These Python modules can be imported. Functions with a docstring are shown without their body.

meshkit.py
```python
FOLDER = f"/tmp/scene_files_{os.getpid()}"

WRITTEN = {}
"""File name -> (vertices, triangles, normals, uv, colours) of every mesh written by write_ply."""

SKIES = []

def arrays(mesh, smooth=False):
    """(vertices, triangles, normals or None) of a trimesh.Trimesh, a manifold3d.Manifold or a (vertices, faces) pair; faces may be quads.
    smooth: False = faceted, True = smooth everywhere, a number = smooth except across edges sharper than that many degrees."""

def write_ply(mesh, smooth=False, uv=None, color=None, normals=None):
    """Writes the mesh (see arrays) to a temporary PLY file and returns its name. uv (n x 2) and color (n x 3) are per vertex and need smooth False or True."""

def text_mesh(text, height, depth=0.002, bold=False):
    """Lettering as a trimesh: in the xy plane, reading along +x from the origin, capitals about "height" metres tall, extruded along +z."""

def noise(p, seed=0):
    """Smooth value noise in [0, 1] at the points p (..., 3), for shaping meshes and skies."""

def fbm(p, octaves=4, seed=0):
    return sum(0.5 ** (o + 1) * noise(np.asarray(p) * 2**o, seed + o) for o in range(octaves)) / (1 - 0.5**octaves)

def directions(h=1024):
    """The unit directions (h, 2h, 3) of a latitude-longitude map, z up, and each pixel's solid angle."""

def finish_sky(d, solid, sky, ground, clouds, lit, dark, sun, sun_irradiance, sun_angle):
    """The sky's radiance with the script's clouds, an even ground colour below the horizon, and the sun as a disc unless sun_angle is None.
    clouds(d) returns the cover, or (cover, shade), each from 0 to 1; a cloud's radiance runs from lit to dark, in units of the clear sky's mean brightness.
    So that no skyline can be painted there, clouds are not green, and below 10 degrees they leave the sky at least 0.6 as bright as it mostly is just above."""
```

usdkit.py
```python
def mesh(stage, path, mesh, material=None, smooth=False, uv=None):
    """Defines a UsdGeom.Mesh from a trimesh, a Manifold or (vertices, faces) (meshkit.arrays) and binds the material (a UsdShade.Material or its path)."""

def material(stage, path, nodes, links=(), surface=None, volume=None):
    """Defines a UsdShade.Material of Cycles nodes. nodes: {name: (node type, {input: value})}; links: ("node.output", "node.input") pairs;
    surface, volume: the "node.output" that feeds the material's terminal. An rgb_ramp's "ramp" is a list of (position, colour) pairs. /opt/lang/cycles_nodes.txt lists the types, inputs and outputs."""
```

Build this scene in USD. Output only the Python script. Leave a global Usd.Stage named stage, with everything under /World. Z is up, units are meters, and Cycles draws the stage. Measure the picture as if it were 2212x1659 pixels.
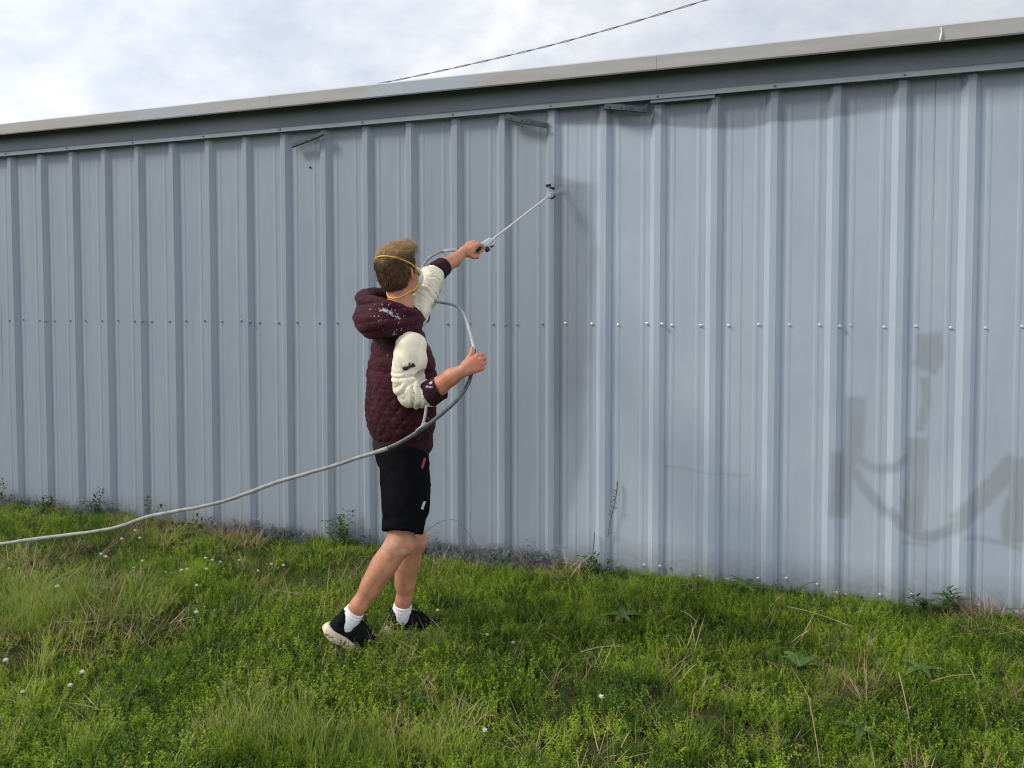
import math, random
import numpy as np, trimesh, manifold3d, usdkit, meshkit
from pxr import Usd, UsdGeom, UsdLux, UsdShade, Gf, Sdf, Vt

random.seed(7)
RNG = np.random.default_rng(11)
stage = Usd.Stage.CreateInMemory()
UsdGeom.SetStageUpAxis(stage, UsdGeom.Tokens.z)
UsdGeom.SetStageMetersPerUnit(stage, 1.0)
WORLD = UsdGeom.Xform.Define(stage, '/World')
stage.SetDefaultPrim(WORLD.GetPrim())
UsdGeom.Scope.Define(stage, '/World/Looks')

# ------------------------------------------------------------------ camera, sky, sun, exposure
PW, PH, FOC = 2212.0, 1659.0, 1600.0            # measuring frame of the photograph, focal length in its pixels
PPX, PPY = 1106.0, 717.0                        # principal point
YAW, PITCH = math.radians(18.24), math.radians(1.9)
EYE = np.array([0.0, 0.0, 1.53])
EXPOSURE = 1.0
SUN_DIR = np.array([-0.76, -0.48, 0.74]); SUN_DIR /= np.linalg.norm(SUN_DIR)
SUN_INTENSITY, SUN_ANGLE = 0.36, 14.0
SKY_STRENGTH = 0.052

fwd0 = np.array([-math.sin(YAW), math.cos(YAW), 0.0]); RIGHT = np.array([math.cos(YAW), math.sin(YAW), 0.0])
FWD = fwd0 * math.cos(PITCH) + np.array([0, 0, -1.0]) * math.sin(PITCH)
UP = np.cross(RIGHT, FWD)
cam = UsdGeom.Camera.Define(stage, '/World/camera')
cam.CreateHorizontalApertureAttr(36.0); cam.CreateVerticalApertureAttr(27.0)
cam.CreateFocalLengthAttr(36.0 * FOC / PW)
cam.CreateHorizontalApertureOffsetAttr(0.0)
cam.CreateVerticalApertureOffsetAttr(-(PH / 2 - PPY) / PW * 36.0)
cam.CreateClippingRangeAttr(Gf.Vec2f(0.05, 2000.0))
cam.CreateExposureAttr(EXPOSURE)
M4 = np.eye(4); M4[0, :3], M4[1, :3], M4[2, :3], M4[3, :3] = RIGHT, UP, -FWD, EYE
cam.AddTransformOp().Set(Gf.Matrix4d(*M4.ravel().tolist()))

sun = UsdLux.DistantLight.Define(stage, '/World/sun')
sun.CreateNormalizeAttr(True); sun.CreateIntensityAttr(SUN_INTENSITY); sun.CreateAngleAttr(SUN_ANGLE)
sun.CreateColorAttr(Gf.Vec3f(1.0, 0.93, 0.82))
sx_ = np.cross([0, 0, 1.0], SUN_DIR); sx_ /= np.linalg.norm(sx_); sy_ = np.cross(SUN_DIR, sx_)
S4 = np.eye(4); S4[0, :3], S4[1, :3], S4[2, :3] = sx_, sy_, SUN_DIR
sun.AddTransformOp().Set(Gf.Matrix4d(*S4.ravel().tolist()))

def mat(name, nodes, links=(), surface='p.BSDF', volume=None):
    return usdkit.material(stage, '/World/Looks/' + name, nodes, links, surface=surface, volume=volume)

sky_nodes = {
    'sky': ('sky_texture', {'sky_type': 'single_scattering', 'sun_disc': False, 'sun_elevation': float(math.asin(SUN_DIR[2])),
                            'sun_rotation': float(math.atan2(SUN_DIR[0], SUN_DIR[1])), 'aerosol_density': 1.5}),
    'tc': ('texture_coordinate', {}), 'sep': ('separate_xyz', {}),
    'zz': ('math', {'math_type': 'add', 'value2': 0.34}), 'za': ('math', {'math_type': 'maximum', 'value2': 0.1}),
    'dx': ('math', {'math_type': 'divide'}), 'dy': ('math', {'math_type': 'divide'}), 'cmb': ('combine_xyz', {'z': 0.0}),
    'map': ('mapping', {'scale': (1.0, 1.15, 1.0), 'rotation': (0.0, 0.0, 0.5), 'location': (3.4, 1.3, 0.0)}),
    'n1': ('noise_texture', {'scale': 2.3, 'detail': 7.0, 'roughness': 0.55, 'distortion': 0.25}),
    'n2': ('noise_texture', {'scale': 6.5, 'detail': 6.0, 'roughness': 0.6, 'distortion': 0.15}),
    'mx': ('mix_float', {'fac': 0.38}),
    'tone': ('rgb_ramp', {'ramp': [(0.0, (4.6, 5.1, 6.1)), (0.38, (5.0, 5.5, 6.4)), (0.47, (5.7, 6.1, 6.8)), (0.55, (6.4, 6.7, 7.2)), (0.66, (8.0, 8.0, 8.1)), (1.0, (10.3, 10.0, 9.5))]}),
    'cov': ('rgb_ramp', {'ramp': [(0.0, (0.92,) * 3), (0.36, (0.94,) * 3), (0.5, (0.99,) * 3), (1.0, (1.0,) * 3)]}),
    # thin cloud lets more light through towards the sun and overhead
    'nrm': ('vector_math', {'math_type': 'normalize'}),
    'dot': ('vector_math', {'math_type': 'dot_product', 'vector2': tuple(map(float, SUN_DIR))}),
    'glow': ('map_range', {'from_min': -0.6, 'from_max': 1.0, 'to_min': 0.92, 'to_max': 1.75, 'clamp': True}),
    'gl': ('mix', {'mix_type': 'multiply', 'fac': 1.0}),
    'mixc': ('mix', {}), 'bg': ('background_shader', {'strength': SKY_STRENGTH}),
}
sky_links = [('tc.generated', 'sep.vector'), ('sep.z', 'zz.value1'), ('zz.value', 'za.value1'), ('sep.x', 'dx.value1'), ('za.value', 'dx.value2'),
             ('sep.y', 'dy.value1'), ('za.value', 'dy.value2'), ('dx.value', 'cmb.x'), ('dy.value', 'cmb.y'), ('cmb.vector', 'map.vector'),
             ('map.vector', 'n1.vector'), ('map.vector', 'n2.vector'), ('n1.fac', 'mx.a'), ('n2.fac', 'mx.b'), ('mx.result', 'tone.fac'), ('mx.result', 'cov.fac'),
             ('tc.generated', 'nrm.vector1'), ('nrm.vector', 'dot.vector1'), ('dot.value', 'glow.value'), ('tone.color', 'gl.color1'), ('glow.result', 'gl.color2'),
             ('cov.color', 'mixc.fac'), ('sky.color', 'mixc.color1'), ('gl.color', 'mixc.color2'), ('mixc.color', 'bg.color')]
skymat = mat('sky_clouds', sky_nodes, sky_links, surface='bg.background')
dome = UsdLux.DomeLight.Define(stage, '/World/sky')
UsdShade.MaterialBindingAPI.Apply(dome.GetPrim()).Bind(skymat)
dome.GetPrim().SetCustomDataByKey('kind', 'structure')

# ------------------------------------------------------------------ measuring: photo pixel -> world
def ray(px, py):
    d = FWD + (px - PPX) / FOC * RIGHT - (py - PPY) / FOC * UP
    return d
def at(px, py, depth):
    return EYE + depth * ray(px, py)
WALL = 4.216                                     # distance of the wall's flat pans from the camera along y
RIB, RIBX0 = 0.3048, -5.4061
def on_wall(px, py, off=0.0):
    d = ray(px, py); t = (WALL - off) / d[1]
    p = EYE + t * d
    return p[0], p[2]
def wall_height(y0, y1, off):
    return 0.5 * (on_wall(0, y0, off)[1] + on_wall(2212, y1, off)[1])
def gz(x, y):
    x, y = np.asarray(x, float), np.asarray(y, float)
    p = np.stack([x * 0.9, y * 0.9, np.zeros_like(x)], -1)
    p2 = np.stack([x * 4.1 + 9, y * 4.1, np.zeros_like(x)], -1)
    near = np.clip((WALL - y) / 0.8, 0.0, 1.0)
    h = (meshkit.fbm(p, 3, 5) - 0.5) * 0.10 * near + (meshkit.fbm(p2, 3, 8) - 0.5) * 0.045 * np.clip(near + 0.35, 0, 1)
    bank = 0.11 * np.exp(-(((x + 3.1) / 0.9) ** 2 + ((y - 2.55) / 0.55) ** 2))
    fall = np.clip((np.hypot(x, y) - 14) / 20, 0, 1)
    return (h + bank + 0.02 * np.clip(-(x + 3.0) / 3.0, 0, 1)) * (1 - fall)

# ------------------------------------------------------------------ prim helpers
USED = {}
def numbered(parent, name):
    k = USED.get((parent, name), 0); USED[(parent, name)] = k + 1
    return f'{parent}/{name}' + (f'_{k:03d}' if k else '')
def path_of(parent):
    return '/World' if parent is None else str(parent.GetPath())
def tag(prim, label=None, category=None, group=None, kind=None):
    for k, v in (('label', label), ('category', category), ('group', group), ('kind', kind)):
        if v: prim.SetCustomDataByKey(k, v)
    return prim
def obj(name, mesh, material, parent=None, smooth=False, attrs=None, label=None, kind=None):
    m = usdkit.mesh(stage, numbered(path_of(parent), name), mesh, material, smooth)
    pv = UsdGeom.PrimvarsAPI(m)
    for k, v in (attrs or {}).items():
        pv.CreatePrimvar(k, Sdf.ValueTypeNames.FloatArray, 'vertex').Set(Vt.FloatArray.FromNumpy(np.asarray(v, np.float32)))
    m.CreateDoubleSidedAttr(True)
    return tag(m.GetPrim(), label, None, None, kind)
def thing(name, label, category, group=None, kind=None, loc=(0, 0, 0)):
    x = UsdGeom.Xform.Define(stage, numbered('/World', name))
    if any(loc): x.AddTranslateOp().Set(Gf.Vec3d(*map(float, loc)))
    return tag(x.GetPrim(), label, category, group, kind)
def box(lo, hi):
    lo, hi = np.asarray(lo, float), np.asarray(hi, float)
    b = trimesh.creation.box(hi - lo); b.apply_translation((lo + hi) / 2); return b
def cat(ms):
    return trimesh.util.concatenate(list(ms))
def spline(pts, n):
    from scipy.interpolate import CubicSpline
    pts = np.asarray(pts, float)
    t = np.concatenate([[0], np.cumsum(np.linalg.norm(np.diff(pts[:, :3], axis=0), axis=1) ** 0.5)])
    return CubicSpline(t, pts)(np.linspace(0, t[-1], n))
def tube(pts, r, sides=10, caps=True):
    pts = np.asarray(pts, float); n = len(pts); r = np.broadcast_to(np.asarray(r, float), (n,))
    T = np.gradient(pts, axis=0); T /= np.linalg.norm(T, axis=1, keepdims=True) + 1e-12
    ref = np.array([0, 0, 1.0]) if abs(T[0, 2]) < 0.9 else np.array([1.0, 0, 0])
    u = np.cross(T[0], ref); u /= np.linalg.norm(u); rings = []
    a = np.linspace(0, 2 * np.pi, sides, endpoint=False)
    for i in range(n):
        u = u - T[i] * (u @ T[i]); u /= np.linalg.norm(u); v = np.cross(T[i], u)
        rings.append(pts[i] + r[i] * (np.cos(a)[:, None] * u + np.sin(a)[:, None] * v))
    V = np.vstack(rings); F = []
    i = np.arange(sides); j = (i + 1) % sides
    for k in range(n - 1):
        b, c = k * sides, (k + 1) * sides
        F += [np.stack([b + i, b + j, c + j], 1), np.stack([b + i, c + j, c + i], 1)]
    if caps:
        V = np.vstack([V, pts[0], pts[-1]]); e = len(V)
        F += [np.stack([j, i, np.full(sides, e - 2)], 1), np.stack([(n - 1) * sides + i, (n - 1) * sides + j, np.full(sides, e - 1)], 1)]
    return trimesh.Trimesh(V, np.vstack(F), process=False)
def frame_mesh(m, X, Y, Z, o):
    """a mesh built in a local frame, moved to the frame with axes X, Y, Z at o"""
    m = m.copy(); m.vertices = np.asarray(o) + m.vertices @ np.stack([X, Y, Z]); return m
def unit(v):
    v = np.asarray(v, float); return v / np.linalg.norm(v)

# ------------------------------------------------------------------ materials
POS = ('geometry', {})
def plain(name, col, rough=0.5, metal=0.0, noise=None, bump=None, extra=None):
    """noise: (scale, colour2) mottling; bump: (scale, strength, distance)"""
    nodes = {'p': ('principled_bsdf', {'base_color': col, 'roughness': rough, 'metallic': metal, **(extra or {})}), 'g': POS}
    links = []
    if noise:
        nodes['n'] = ('noise_texture', {'scale': noise[0], 'detail': 4.0, 'roughness': 0.6})
        nodes['r'] = ('rgb_ramp', {'ramp': [(0.3, col), (0.7, noise[1])]})
        links += [('g.position', 'n.vector'), ('n.fac', 'r.fac'), ('r.color', 'p.base_color')]
    if bump:
        nodes['bn'] = ('noise_texture', {'scale': bump[0], 'detail': 3.0})
        nodes['b'] = ('bump', {'strength': bump[1], 'distance': bump[2]})
        links += [('g.position', 'bn.vector'), ('bn.fac', 'b.height'), ('b.normal', 'p.normal')]
    return mat(name, nodes, links)

FRESH, OLD, GRAF = (0.195, 0.224, 0.262), (0.365, 0.424, 0.500), (0.262, 0.290, 0.325)
wall_nodes = {
    'g': POS, 'p': ('principled_bsdf', {'roughness': 0.38, 'specular_ior_level': 0.5}),
    'ap': ('attribute', {'attribute': 'paint'}), 'ag': ('attribute', {'attribute': 'ghost'}),
    'm1': ('mix', {'color1': OLD, 'color2': FRESH}), 'm2': ('mix', {'color2': GRAF}),
    'mp': ('mapping', {'scale': (9.0, 9.0, 0.55)}), 'n1': ('noise_texture', {'scale': 1.0, 'detail': 5.0, 'roughness': 0.65}),
    'r1': ('rgb_ramp', {'ramp': [(0.25, (0.94, 0.94, 0.95)), (0.75, (1.05, 1.045, 1.03))]}), 'm3': ('mix', {'mix_type': 'multiply', 'fac': 1.0}),
    # chalky blotches that the old coat has and the new coat hides
    'n2': ('noise_texture', {'scale': 1.7, 'detail': 6.0, 'roughness': 0.6}), 'r2': ('rgb_ramp', {'ramp': [(0.35, (0.92, 0.93, 0.95)), (0.7, (1.06, 1.05, 1.03))]}),
    'inv': ('math', {'math_type': 'subtract', 'value1': 1.0}), 'm4': ('mix', {'mix_type': 'multiply'}),
    # mud splashed up from the soil
    'sep': ('separate_xyz', {}), 'dz': ('map_range', {'from_min': 0.02, 'from_max': 0.21, 'to_min': 1.1, 'to_max': 0.0, 'clamp': True}),
    'n3': ('noise_texture', {'scale': 26.0, 'detail': 5.0, 'roughness': 0.7}), 'dm': ('math', {'math_type': 'multiply'}), 'dm2': ('math', {'math_type': 'multiply'}),
    'm5': ('mix', {'color2': (0.13, 0.12, 0.11)}),
    # small specks and scuffs
    'v': ('noise_texture', {'scale': 60.0, 'detail': 2.0}), 'vr': ('rgb_ramp', {'ramp': [(0.0, (0, 0, 0)), (0.735, (0, 0, 0)), (0.76, (1, 1, 1)), (1.0, (1, 1, 1))]}),
    'vm': ('math', {'math_type': 'multiply', 'value2': 0.35}), 'm6': ('mix', {'color2': (0.5, 0.53, 0.55)}),
    # oil canning and orange peel
    'mb': ('mapping', {'scale': (5.0, 5.0, 1.1)}), 'nb': ('noise_texture', {'scale': 1.0, 'detail': 2.0}), 'b1': ('bump', {'strength': 0.4, 'distance': 0.02}),
    'nb2': ('noise_texture', {'scale': 420.0, 'detail': 2.0}), 'b2': ('bump', {'strength': 0.10, 'distance': 0.002}),
    'rr': ('map_range', {'from_min': 0.0, 'from_max': 1.0, 'to_min': 0.40, 'to_max': 0.44}),
}
wall_links = [('ap.fac', 'm1.fac'), ('m1.color', 'm2.color1'), ('ag.fac', 'm2.fac'), ('g.position', 'mp.vector'), ('mp.vector', 'n1.vector'), ('n1.fac', 'r1.fac'),
              ('m2.color', 'm3.color1'), ('r1.color', 'm3.color2'), ('g.position', 'n2.vector'), ('n2.fac', 'r2.fac'), ('ap.fac', 'inv.value2'), ('inv.value', 'm4.fac'),
              ('m3.color', 'm4.color1'), ('r2.color', 'm4.color2'), ('g.position', 'sep.vector'), ('sep.z', 'dz.value'), ('g.position', 'n3.vector'),
              ('dz.result', 'dm.value1'), ('n3.fac', 'dm.value2'), ('dm.value', 'dm2.value1'), ('inv.value', 'dm2.value2'), ('dm2.value', 'm5.fac'), ('m4.color', 'm5.color1'),
              ('g.position', 'v.vector'), ('v.fac', 'vr.fac'), ('vr.color', 'vm.value1'), ('inv.value', 'm6.fac'), ('m5.color', 'm6.color1'),
              ('g.position', 'mb.vector'), ('mb.vector', 'nb.vector'), ('nb.fac', 'b1.height'), ('g.position', 'nb2.vector'), ('nb2.fac', 'b2.height'), ('b1.normal', 'b2.normal'),
              ('b2.normal', 'p.normal'), ('ap.fac', 'rr.value'), ('rr.result', 'p.roughness')]
# scuffs only on the old coat: product of speck and inverse coverage
wall_nodes['vx'] = ('math', {'math_type': 'multiply'})
wall_links = [l for l in wall_links if l != ('inv.value', 'm6.fac')] + [('vm.value', 'vx.value1'), ('inv.value', 'vx.value2'), ('vx.value', 'm6.fac'), ('m6.color', 'p.base_color')]
M = {}
M['wall'] = mat('painted_steel', wall_nodes, wall_links)
M['trim'] = plain('dark_trim_paint', (0.130, 0.158, 0.175), 0.42, noise=(2.0, (0.180, 0.212, 0.228)))  # dark slate tone for channel face and soffit, darker than lip and wall
M['lip'] = plain('lip_paint', (0.20, 0.235, 0.26), 0.4, noise=(8.0, (0.25, 0.285, 0.31)))
fas_nodes = {'g': POS, 'p': ('principled_bsdf', {'roughness': 0.45}), 'ap': ('attribute', {'attribute': 'paint'}),
             'mp': ('mapping', {'scale': (1.6, 1.6, 14.0)}), 'n': ('noise_texture', {'scale': 2.0, 'detail': 5.0}), 'r': ('rgb_ramp', {'ramp': [(0.3, (0.385, 0.375, 0.362)), (0.7, (0.45, 0.44, 0.425))]}),
             'm': ('mix', {'color2': (0.40, 0.46, 0.52)})}
M['fascia'] = mat('beige_fascia', fas_nodes, [('g.position', 'mp.vector'), ('mp.vector', 'n.vector'), ('n.fac', 'r.fac'), ('r.color', 'm.color1'), ('ap.fac', 'm.fac'), ('m.color', 'p.base_color')])
M['roof'] = plain('roof_sheet', (0.34, 0.35, 0.35), 0.4)
M['screw_old'] = plain('galvanised_screw', (0.62, 0.63, 0.63), 0.3, 0.6)
M['screw_new'] = plain('painted_screw', (0.20, 0.225, 0.26), 0.4)
M['rust'] = plain('rusty_screw', (0.22, 0.09, 0.04), 0.8)
M['strap_steel'] = plain('strap_paint', (0.045, 0.056, 0.066), 0.5)

# ------------------------------------------------------------------ ground
ground_mat = mat('soil', {'g': POS, 'p': ('principled_bsdf', {'roughness': 0.95, 'specular_ior_level': 0.15}),
                          'n': ('noise_texture', {'scale': 5.0, 'detail': 8.0, 'roughness': 0.65}), 'r': ('rgb_ramp', {'ramp': [(0.3, (0.050, 0.036, 0.018)), (0.5, (0.055, 0.052, 0.018)), (0.7, (0.045, 0.070, 0.014))]}),
                          'n2': ('noise_texture', {'scale': 140.0, 'detail': 3.0}), 'b': ('bump', {'strength': 0.8, 'distance': 0.02})},
                 [('g.position', 'n.vector'), ('n.fac', 'r.fac'), ('r.color', 'p.base_color'), ('g.position', 'n2.vector'), ('n2.fac', 'b.height'), ('b.normal', 'p.normal')])
def ground_mesh():
    xs = np.concatenate([[-400, -150, -60, -30, -15], np.arange(-9, 6.001, 0.06), [12, 30, 60, 150, 400]])
    ys = np.concatenate([[-400, -150, -60, -30, -12, -5], np.arange(-1.5, 5.4, 0.06), [8, 14, 30, 60, 150, 400]])
    X, Y = np.meshgrid(xs, ys); Z = gz(X, Y)
    nx, ny = len(xs), len(ys); i = np.arange(nx * ny).reshape(ny, nx)
    q = np.stack([i[:-1, :-1], i[:-1, 1:], i[1:, 1:], i[1:, :-1]], -1).reshape(-1, 4)
    return np.stack([X, Y, Z], -1).reshape(-1, 3), q
v, q = ground_mesh()
tag(obj('ground', (v, q), ground_mat, smooth=True), kind='structure')

# ------------------------------------------------------------------ metal building
bld = thing('metal_building', 'long metal shed with ribbed grey blue steel wall being repainted', 'building')
LIP_H = wall_height(338, 148, 0.045)
BAND_TOP, BAND_BOT = wall_height(292, 76, 0.03), wall_height(325, 138, 0.03)
FAS_TOP, FAS_BOT = wall_height(264, 33, 0.14), wall_height(290, 74, 0.14)
WALL_TOP = LIP_H + 0.03

def seg_dist(P, A, B):
    A, B = np.asarray(A), np.asarray(B); d = B - A; L = max((d @ d), 1e-12)
    t = np.clip(((P - A) @ d) / L, 0, 1); return np.linalg.norm(P - (A + t[:, None] * d), axis=1)
def stroke(P, pts, width):
    """how far inside a thick stroke (points are photo pixels of the full photograph) wall points P lie, in metres"""
    w = np.array([on_wall(x * PW / 2560, y * PW / 2560) for x, y in pts]); d = np.full(len(P), 9.0)
    for a, b in zip(w[:-1], w[1:]): d = np.minimum(d, seg_dist(P, a, b))
    inside = width / 2 - d                       # cut square across both ends
    for a, b in ((w[1], w[0]), (w[-2], w[-1])):
        along = (P - b) @ unit(b - a); inside = np.where(np.linalg.norm(P - b, axis=1) < width, np.minimum(inside, -along), inside)
    return inside
def sstep(x, a, b):
    t = np.clip((x - a) / (b - a), 0, 1); return t * t * (3 - 2 * t)
def C4(*p): return [(1660 + x / 2.458, 600 + y / 2.458) for x, y in p]
def C5(*p): return [(1660 + x / 2.458, 1245 + y / 2.458) for x, y in p]
GHOSTS = [(C4((1180, 960), (1168, 1280), (1110, 1420), (1082, 1690)), 0.098), (C4((1085, 1300), (1070, 1640), (1060, 1700)), 0.10), (C5((1075, 20), (1062, 120)), 0.098),
          (C4((1180, 1310), (1240, 1385), (1330, 1412), (1420, 1392), (1500, 1335), (1620, 1325)), 0.050),
          (C4((1165, 1405), (1225, 1510), (1330, 1640), (1370, 1690)), 0.058), (C5((1370, 60), (1450, 150), (1560, 235), (1660, 235), (1770, 190), (1900, 80), (2000, 0)), 0.062),
          (C4((1625, 570), (1640, 720), (1590, 800)), 0.122), (C4((1600, 840), (1610, 1000), (1575, 1180)), 0.045), (C4((1560, 1210), (1555, 1420), (1530, 1680)), 0.098), (C5((1520, 0), (1530, 200)), 0.098),
          (C4((2170, 1340), (2040, 1500), (1870, 1660), (1800, 1740)), 0.100), (C4((2185, 1340), (2180, 1660)), 0.09), (C5((2180, 0), (2140, 150), (2160, 280)), 0.11),
          (C5((1840, 235), (1990, 255), (2200, 310)), 0.024), (C5((1450, 270), (1640, 292)), 0.018), (C4((0, 1390), (120, 1400), (215, 1425), (520, 1450)), 0.010)]
BAND = np.array([on_wall(x, y) for x, y in ((1150, 268), (1214, 271), (1376, 272), (1435, 271), (1490, 276), (1540, 280), (1610, 278), (1663, 266), (1786, 257), (1927, 234), (2085, 216), (2212, 205))])
def wall_masks(P):
    n = meshkit.fbm(np.stack([P[:, 0] * 3, P[:, 1] * 3, np.zeros(len(P))], -1), 3, 2)
    xb = on_wall(1190, 600)[0]
    edge = xb + 0.02 + np.zeros(len(P))
    top = on_wall(1230, 392)[1]; low = on_wall(1230, 880)[1]
    bulge = sstep(P[:, 1], low - 1.05, low + 0.25) * (1 - sstep(P[:, 1], top - 0.03, top + 0.05))
    edge += bulge * (on_wall(1278, 600)[0] - xb - 0.02 + (n - 0.5) * 0.10) + (1 - sstep(P[:, 1], low - 0.9, low)) * 0.08 * n
    dry = 1 - sstep(P[:, 0], xb - 0.30 + 0.2 * n, xb + 0.12)
    paint = 0.62 * np.maximum(dry, 1 - sstep(P[:, 0], edge - 0.035, edge + 0.045))
    wet = bulge * sstep(P[:, 0], xb - 0.08, xb + 0.03) * (1 - sstep(P[:, 0], edge - 0.07, edge + 0.07))
    paint = np.maximum(paint, wet * 0.88)
    lim = np.interp(P[:, 0], BAND[:, 0], BAND[:, 1]) + (n - 0.5) * 0.01
    soft = 0.010 + 0.06 * sstep(P[:, 0], 0.3, 1.1)
    band = sstep(P[:, 1], lim - soft, lim + soft) * (0.95 - 0.25 * sstep(P[:, 0], 0.5, 1.4)) * sstep(P[:, 0], xb - 0.02, xb + 0.06)
    paint = np.maximum(paint, band * (P[:, 1] > 2.2))
    ghost = np.zeros(len(P))
    for pts, w in GHOSTS:
        ghost = np.maximum(ghost, sstep(stroke(P, pts, w) + (n - 0.5) * 0.006, -0.014, 0.017) * (0.62 + 0.5 * meshkit.fbm(np.stack([P[:, 0] * 9, P[:, 1] * 6, 0 * P[:, 0]], -1), 3, 9)))
    return paint, ghost * (1 - paint) * 0.9
# one rib module: (offset along the wall from the rib's centre, height towards the camera)
MOD = [(-0.1524, 0), (-0.0715 - 0.026, 0), (-0.0715 - 0.016, .0019), (-0.0715 - 0.006, .0019), (-0.0715 + 0.004, 0), (-.0425, 0), (-.0425, 0), (-.0165, .028), (.0165, .028), (.0425, 0),
       (0.0715 - 0.004, 0), (0.0715 + 0.006, .0019), (0.0715 + 0.016, .0019), (0.0715 + 0.026, 0), (0.1524, 0)]
MOD = [m for i, m in enumerate(MOD) if i == 0 or m != MOD[i - 1]]
def panel(r0):
    """three ribs wide, lapped on its last rib"""
    xs, hs = [], []
    for k in range(3):
        for (dx, h) in MOD[(0 if k == 0 else 1):]:
            xs.append(RIBX0 + (r0 + k) * RIB + dx); hs.append(h)
    # split wide flats so that painted edges stay crisp
    fx, fh = [xs[0]], [hs[0]]
    for a, b, ha, hb in zip(xs[:-1], xs[1:], hs[:-1], hs[1:]):
        n = max(1, int(math.ceil((b - a) / 0.012)))
        for i in range(1, n + 1): fx.append(a + (b - a) * i / n); fh.append(ha + (hb - ha) * i / n)
    fine = RIBX0 + (r0 + 3) * RIB > -1.4
    if not fine: fx, fh = xs, hs
    zs = np.linspace(-0.06, WALL_TOP, 240 if fine else 40)
    X, Z = np.meshgrid(fx, zs); H = np.broadcast_to(fh, X.shape)
    seed = 0.3 * r0
    wob = (meshkit.fbm(np.stack([X * 1.3 + seed, Z * 0.8, 0 * X], -1), 2, 4) - 0.5) * 0.006
    gap = np.zeros_like(X); gap[:, -1] = 0; lap = np.clip((X - (RIBX0 + (r0 + 2) * RIB + 0.145)) / 0.006, 0, 1) * 0.0015
    V = np.stack([X, WALL - H - wob + lap, Z], -1).reshape(-1, 3)
    ny, nx = X.shape; i = np.arange(nx * ny).reshape(ny, nx)
    q = np.stack([i[:-1, :-1], i[:-1, 1:], i[1:, 1:], i[1:, :-1]], -1).reshape(-1, 4)
    paint, ghost = wall_masks(V[:, [0, 2]])
    return (V, q), {'paint': paint, 'ghost': ghost}
def screw_head(x, z, off, tilt):
    head = trimesh.creation.cylinder(0.0052, 0.006, sections=6); head.apply_translation([0, 0, 0.0045])
    wash = trimesh.creation.revolve(np.array([[0, 0.0028], [0.0055, 0.0026], [0.0092, 0.0006], [0.0095, -0.001], [0, -0.001]]), sections=12)
    m = cat([wash, head]); m.apply_transform(trimesh.transformations.rotation_matrix(tilt, [0, 0, 1]))
    return frame_mesh(m, np.array([1.0, 0, 0]), np.array([0, 0, 1.0]), np.array([0, -1.0, 0]), np.array([x, WALL - off - 0.001, z]))
GIRT_Z, BASE_Z = 0.5 * (on_wall(0, 691)[1] + on_wall(2212, 707)[1]), 0.5 * (on_wall(0, 1074)[1] + on_wall(2212, 1315)[1])
N_PANELS = 9
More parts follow.
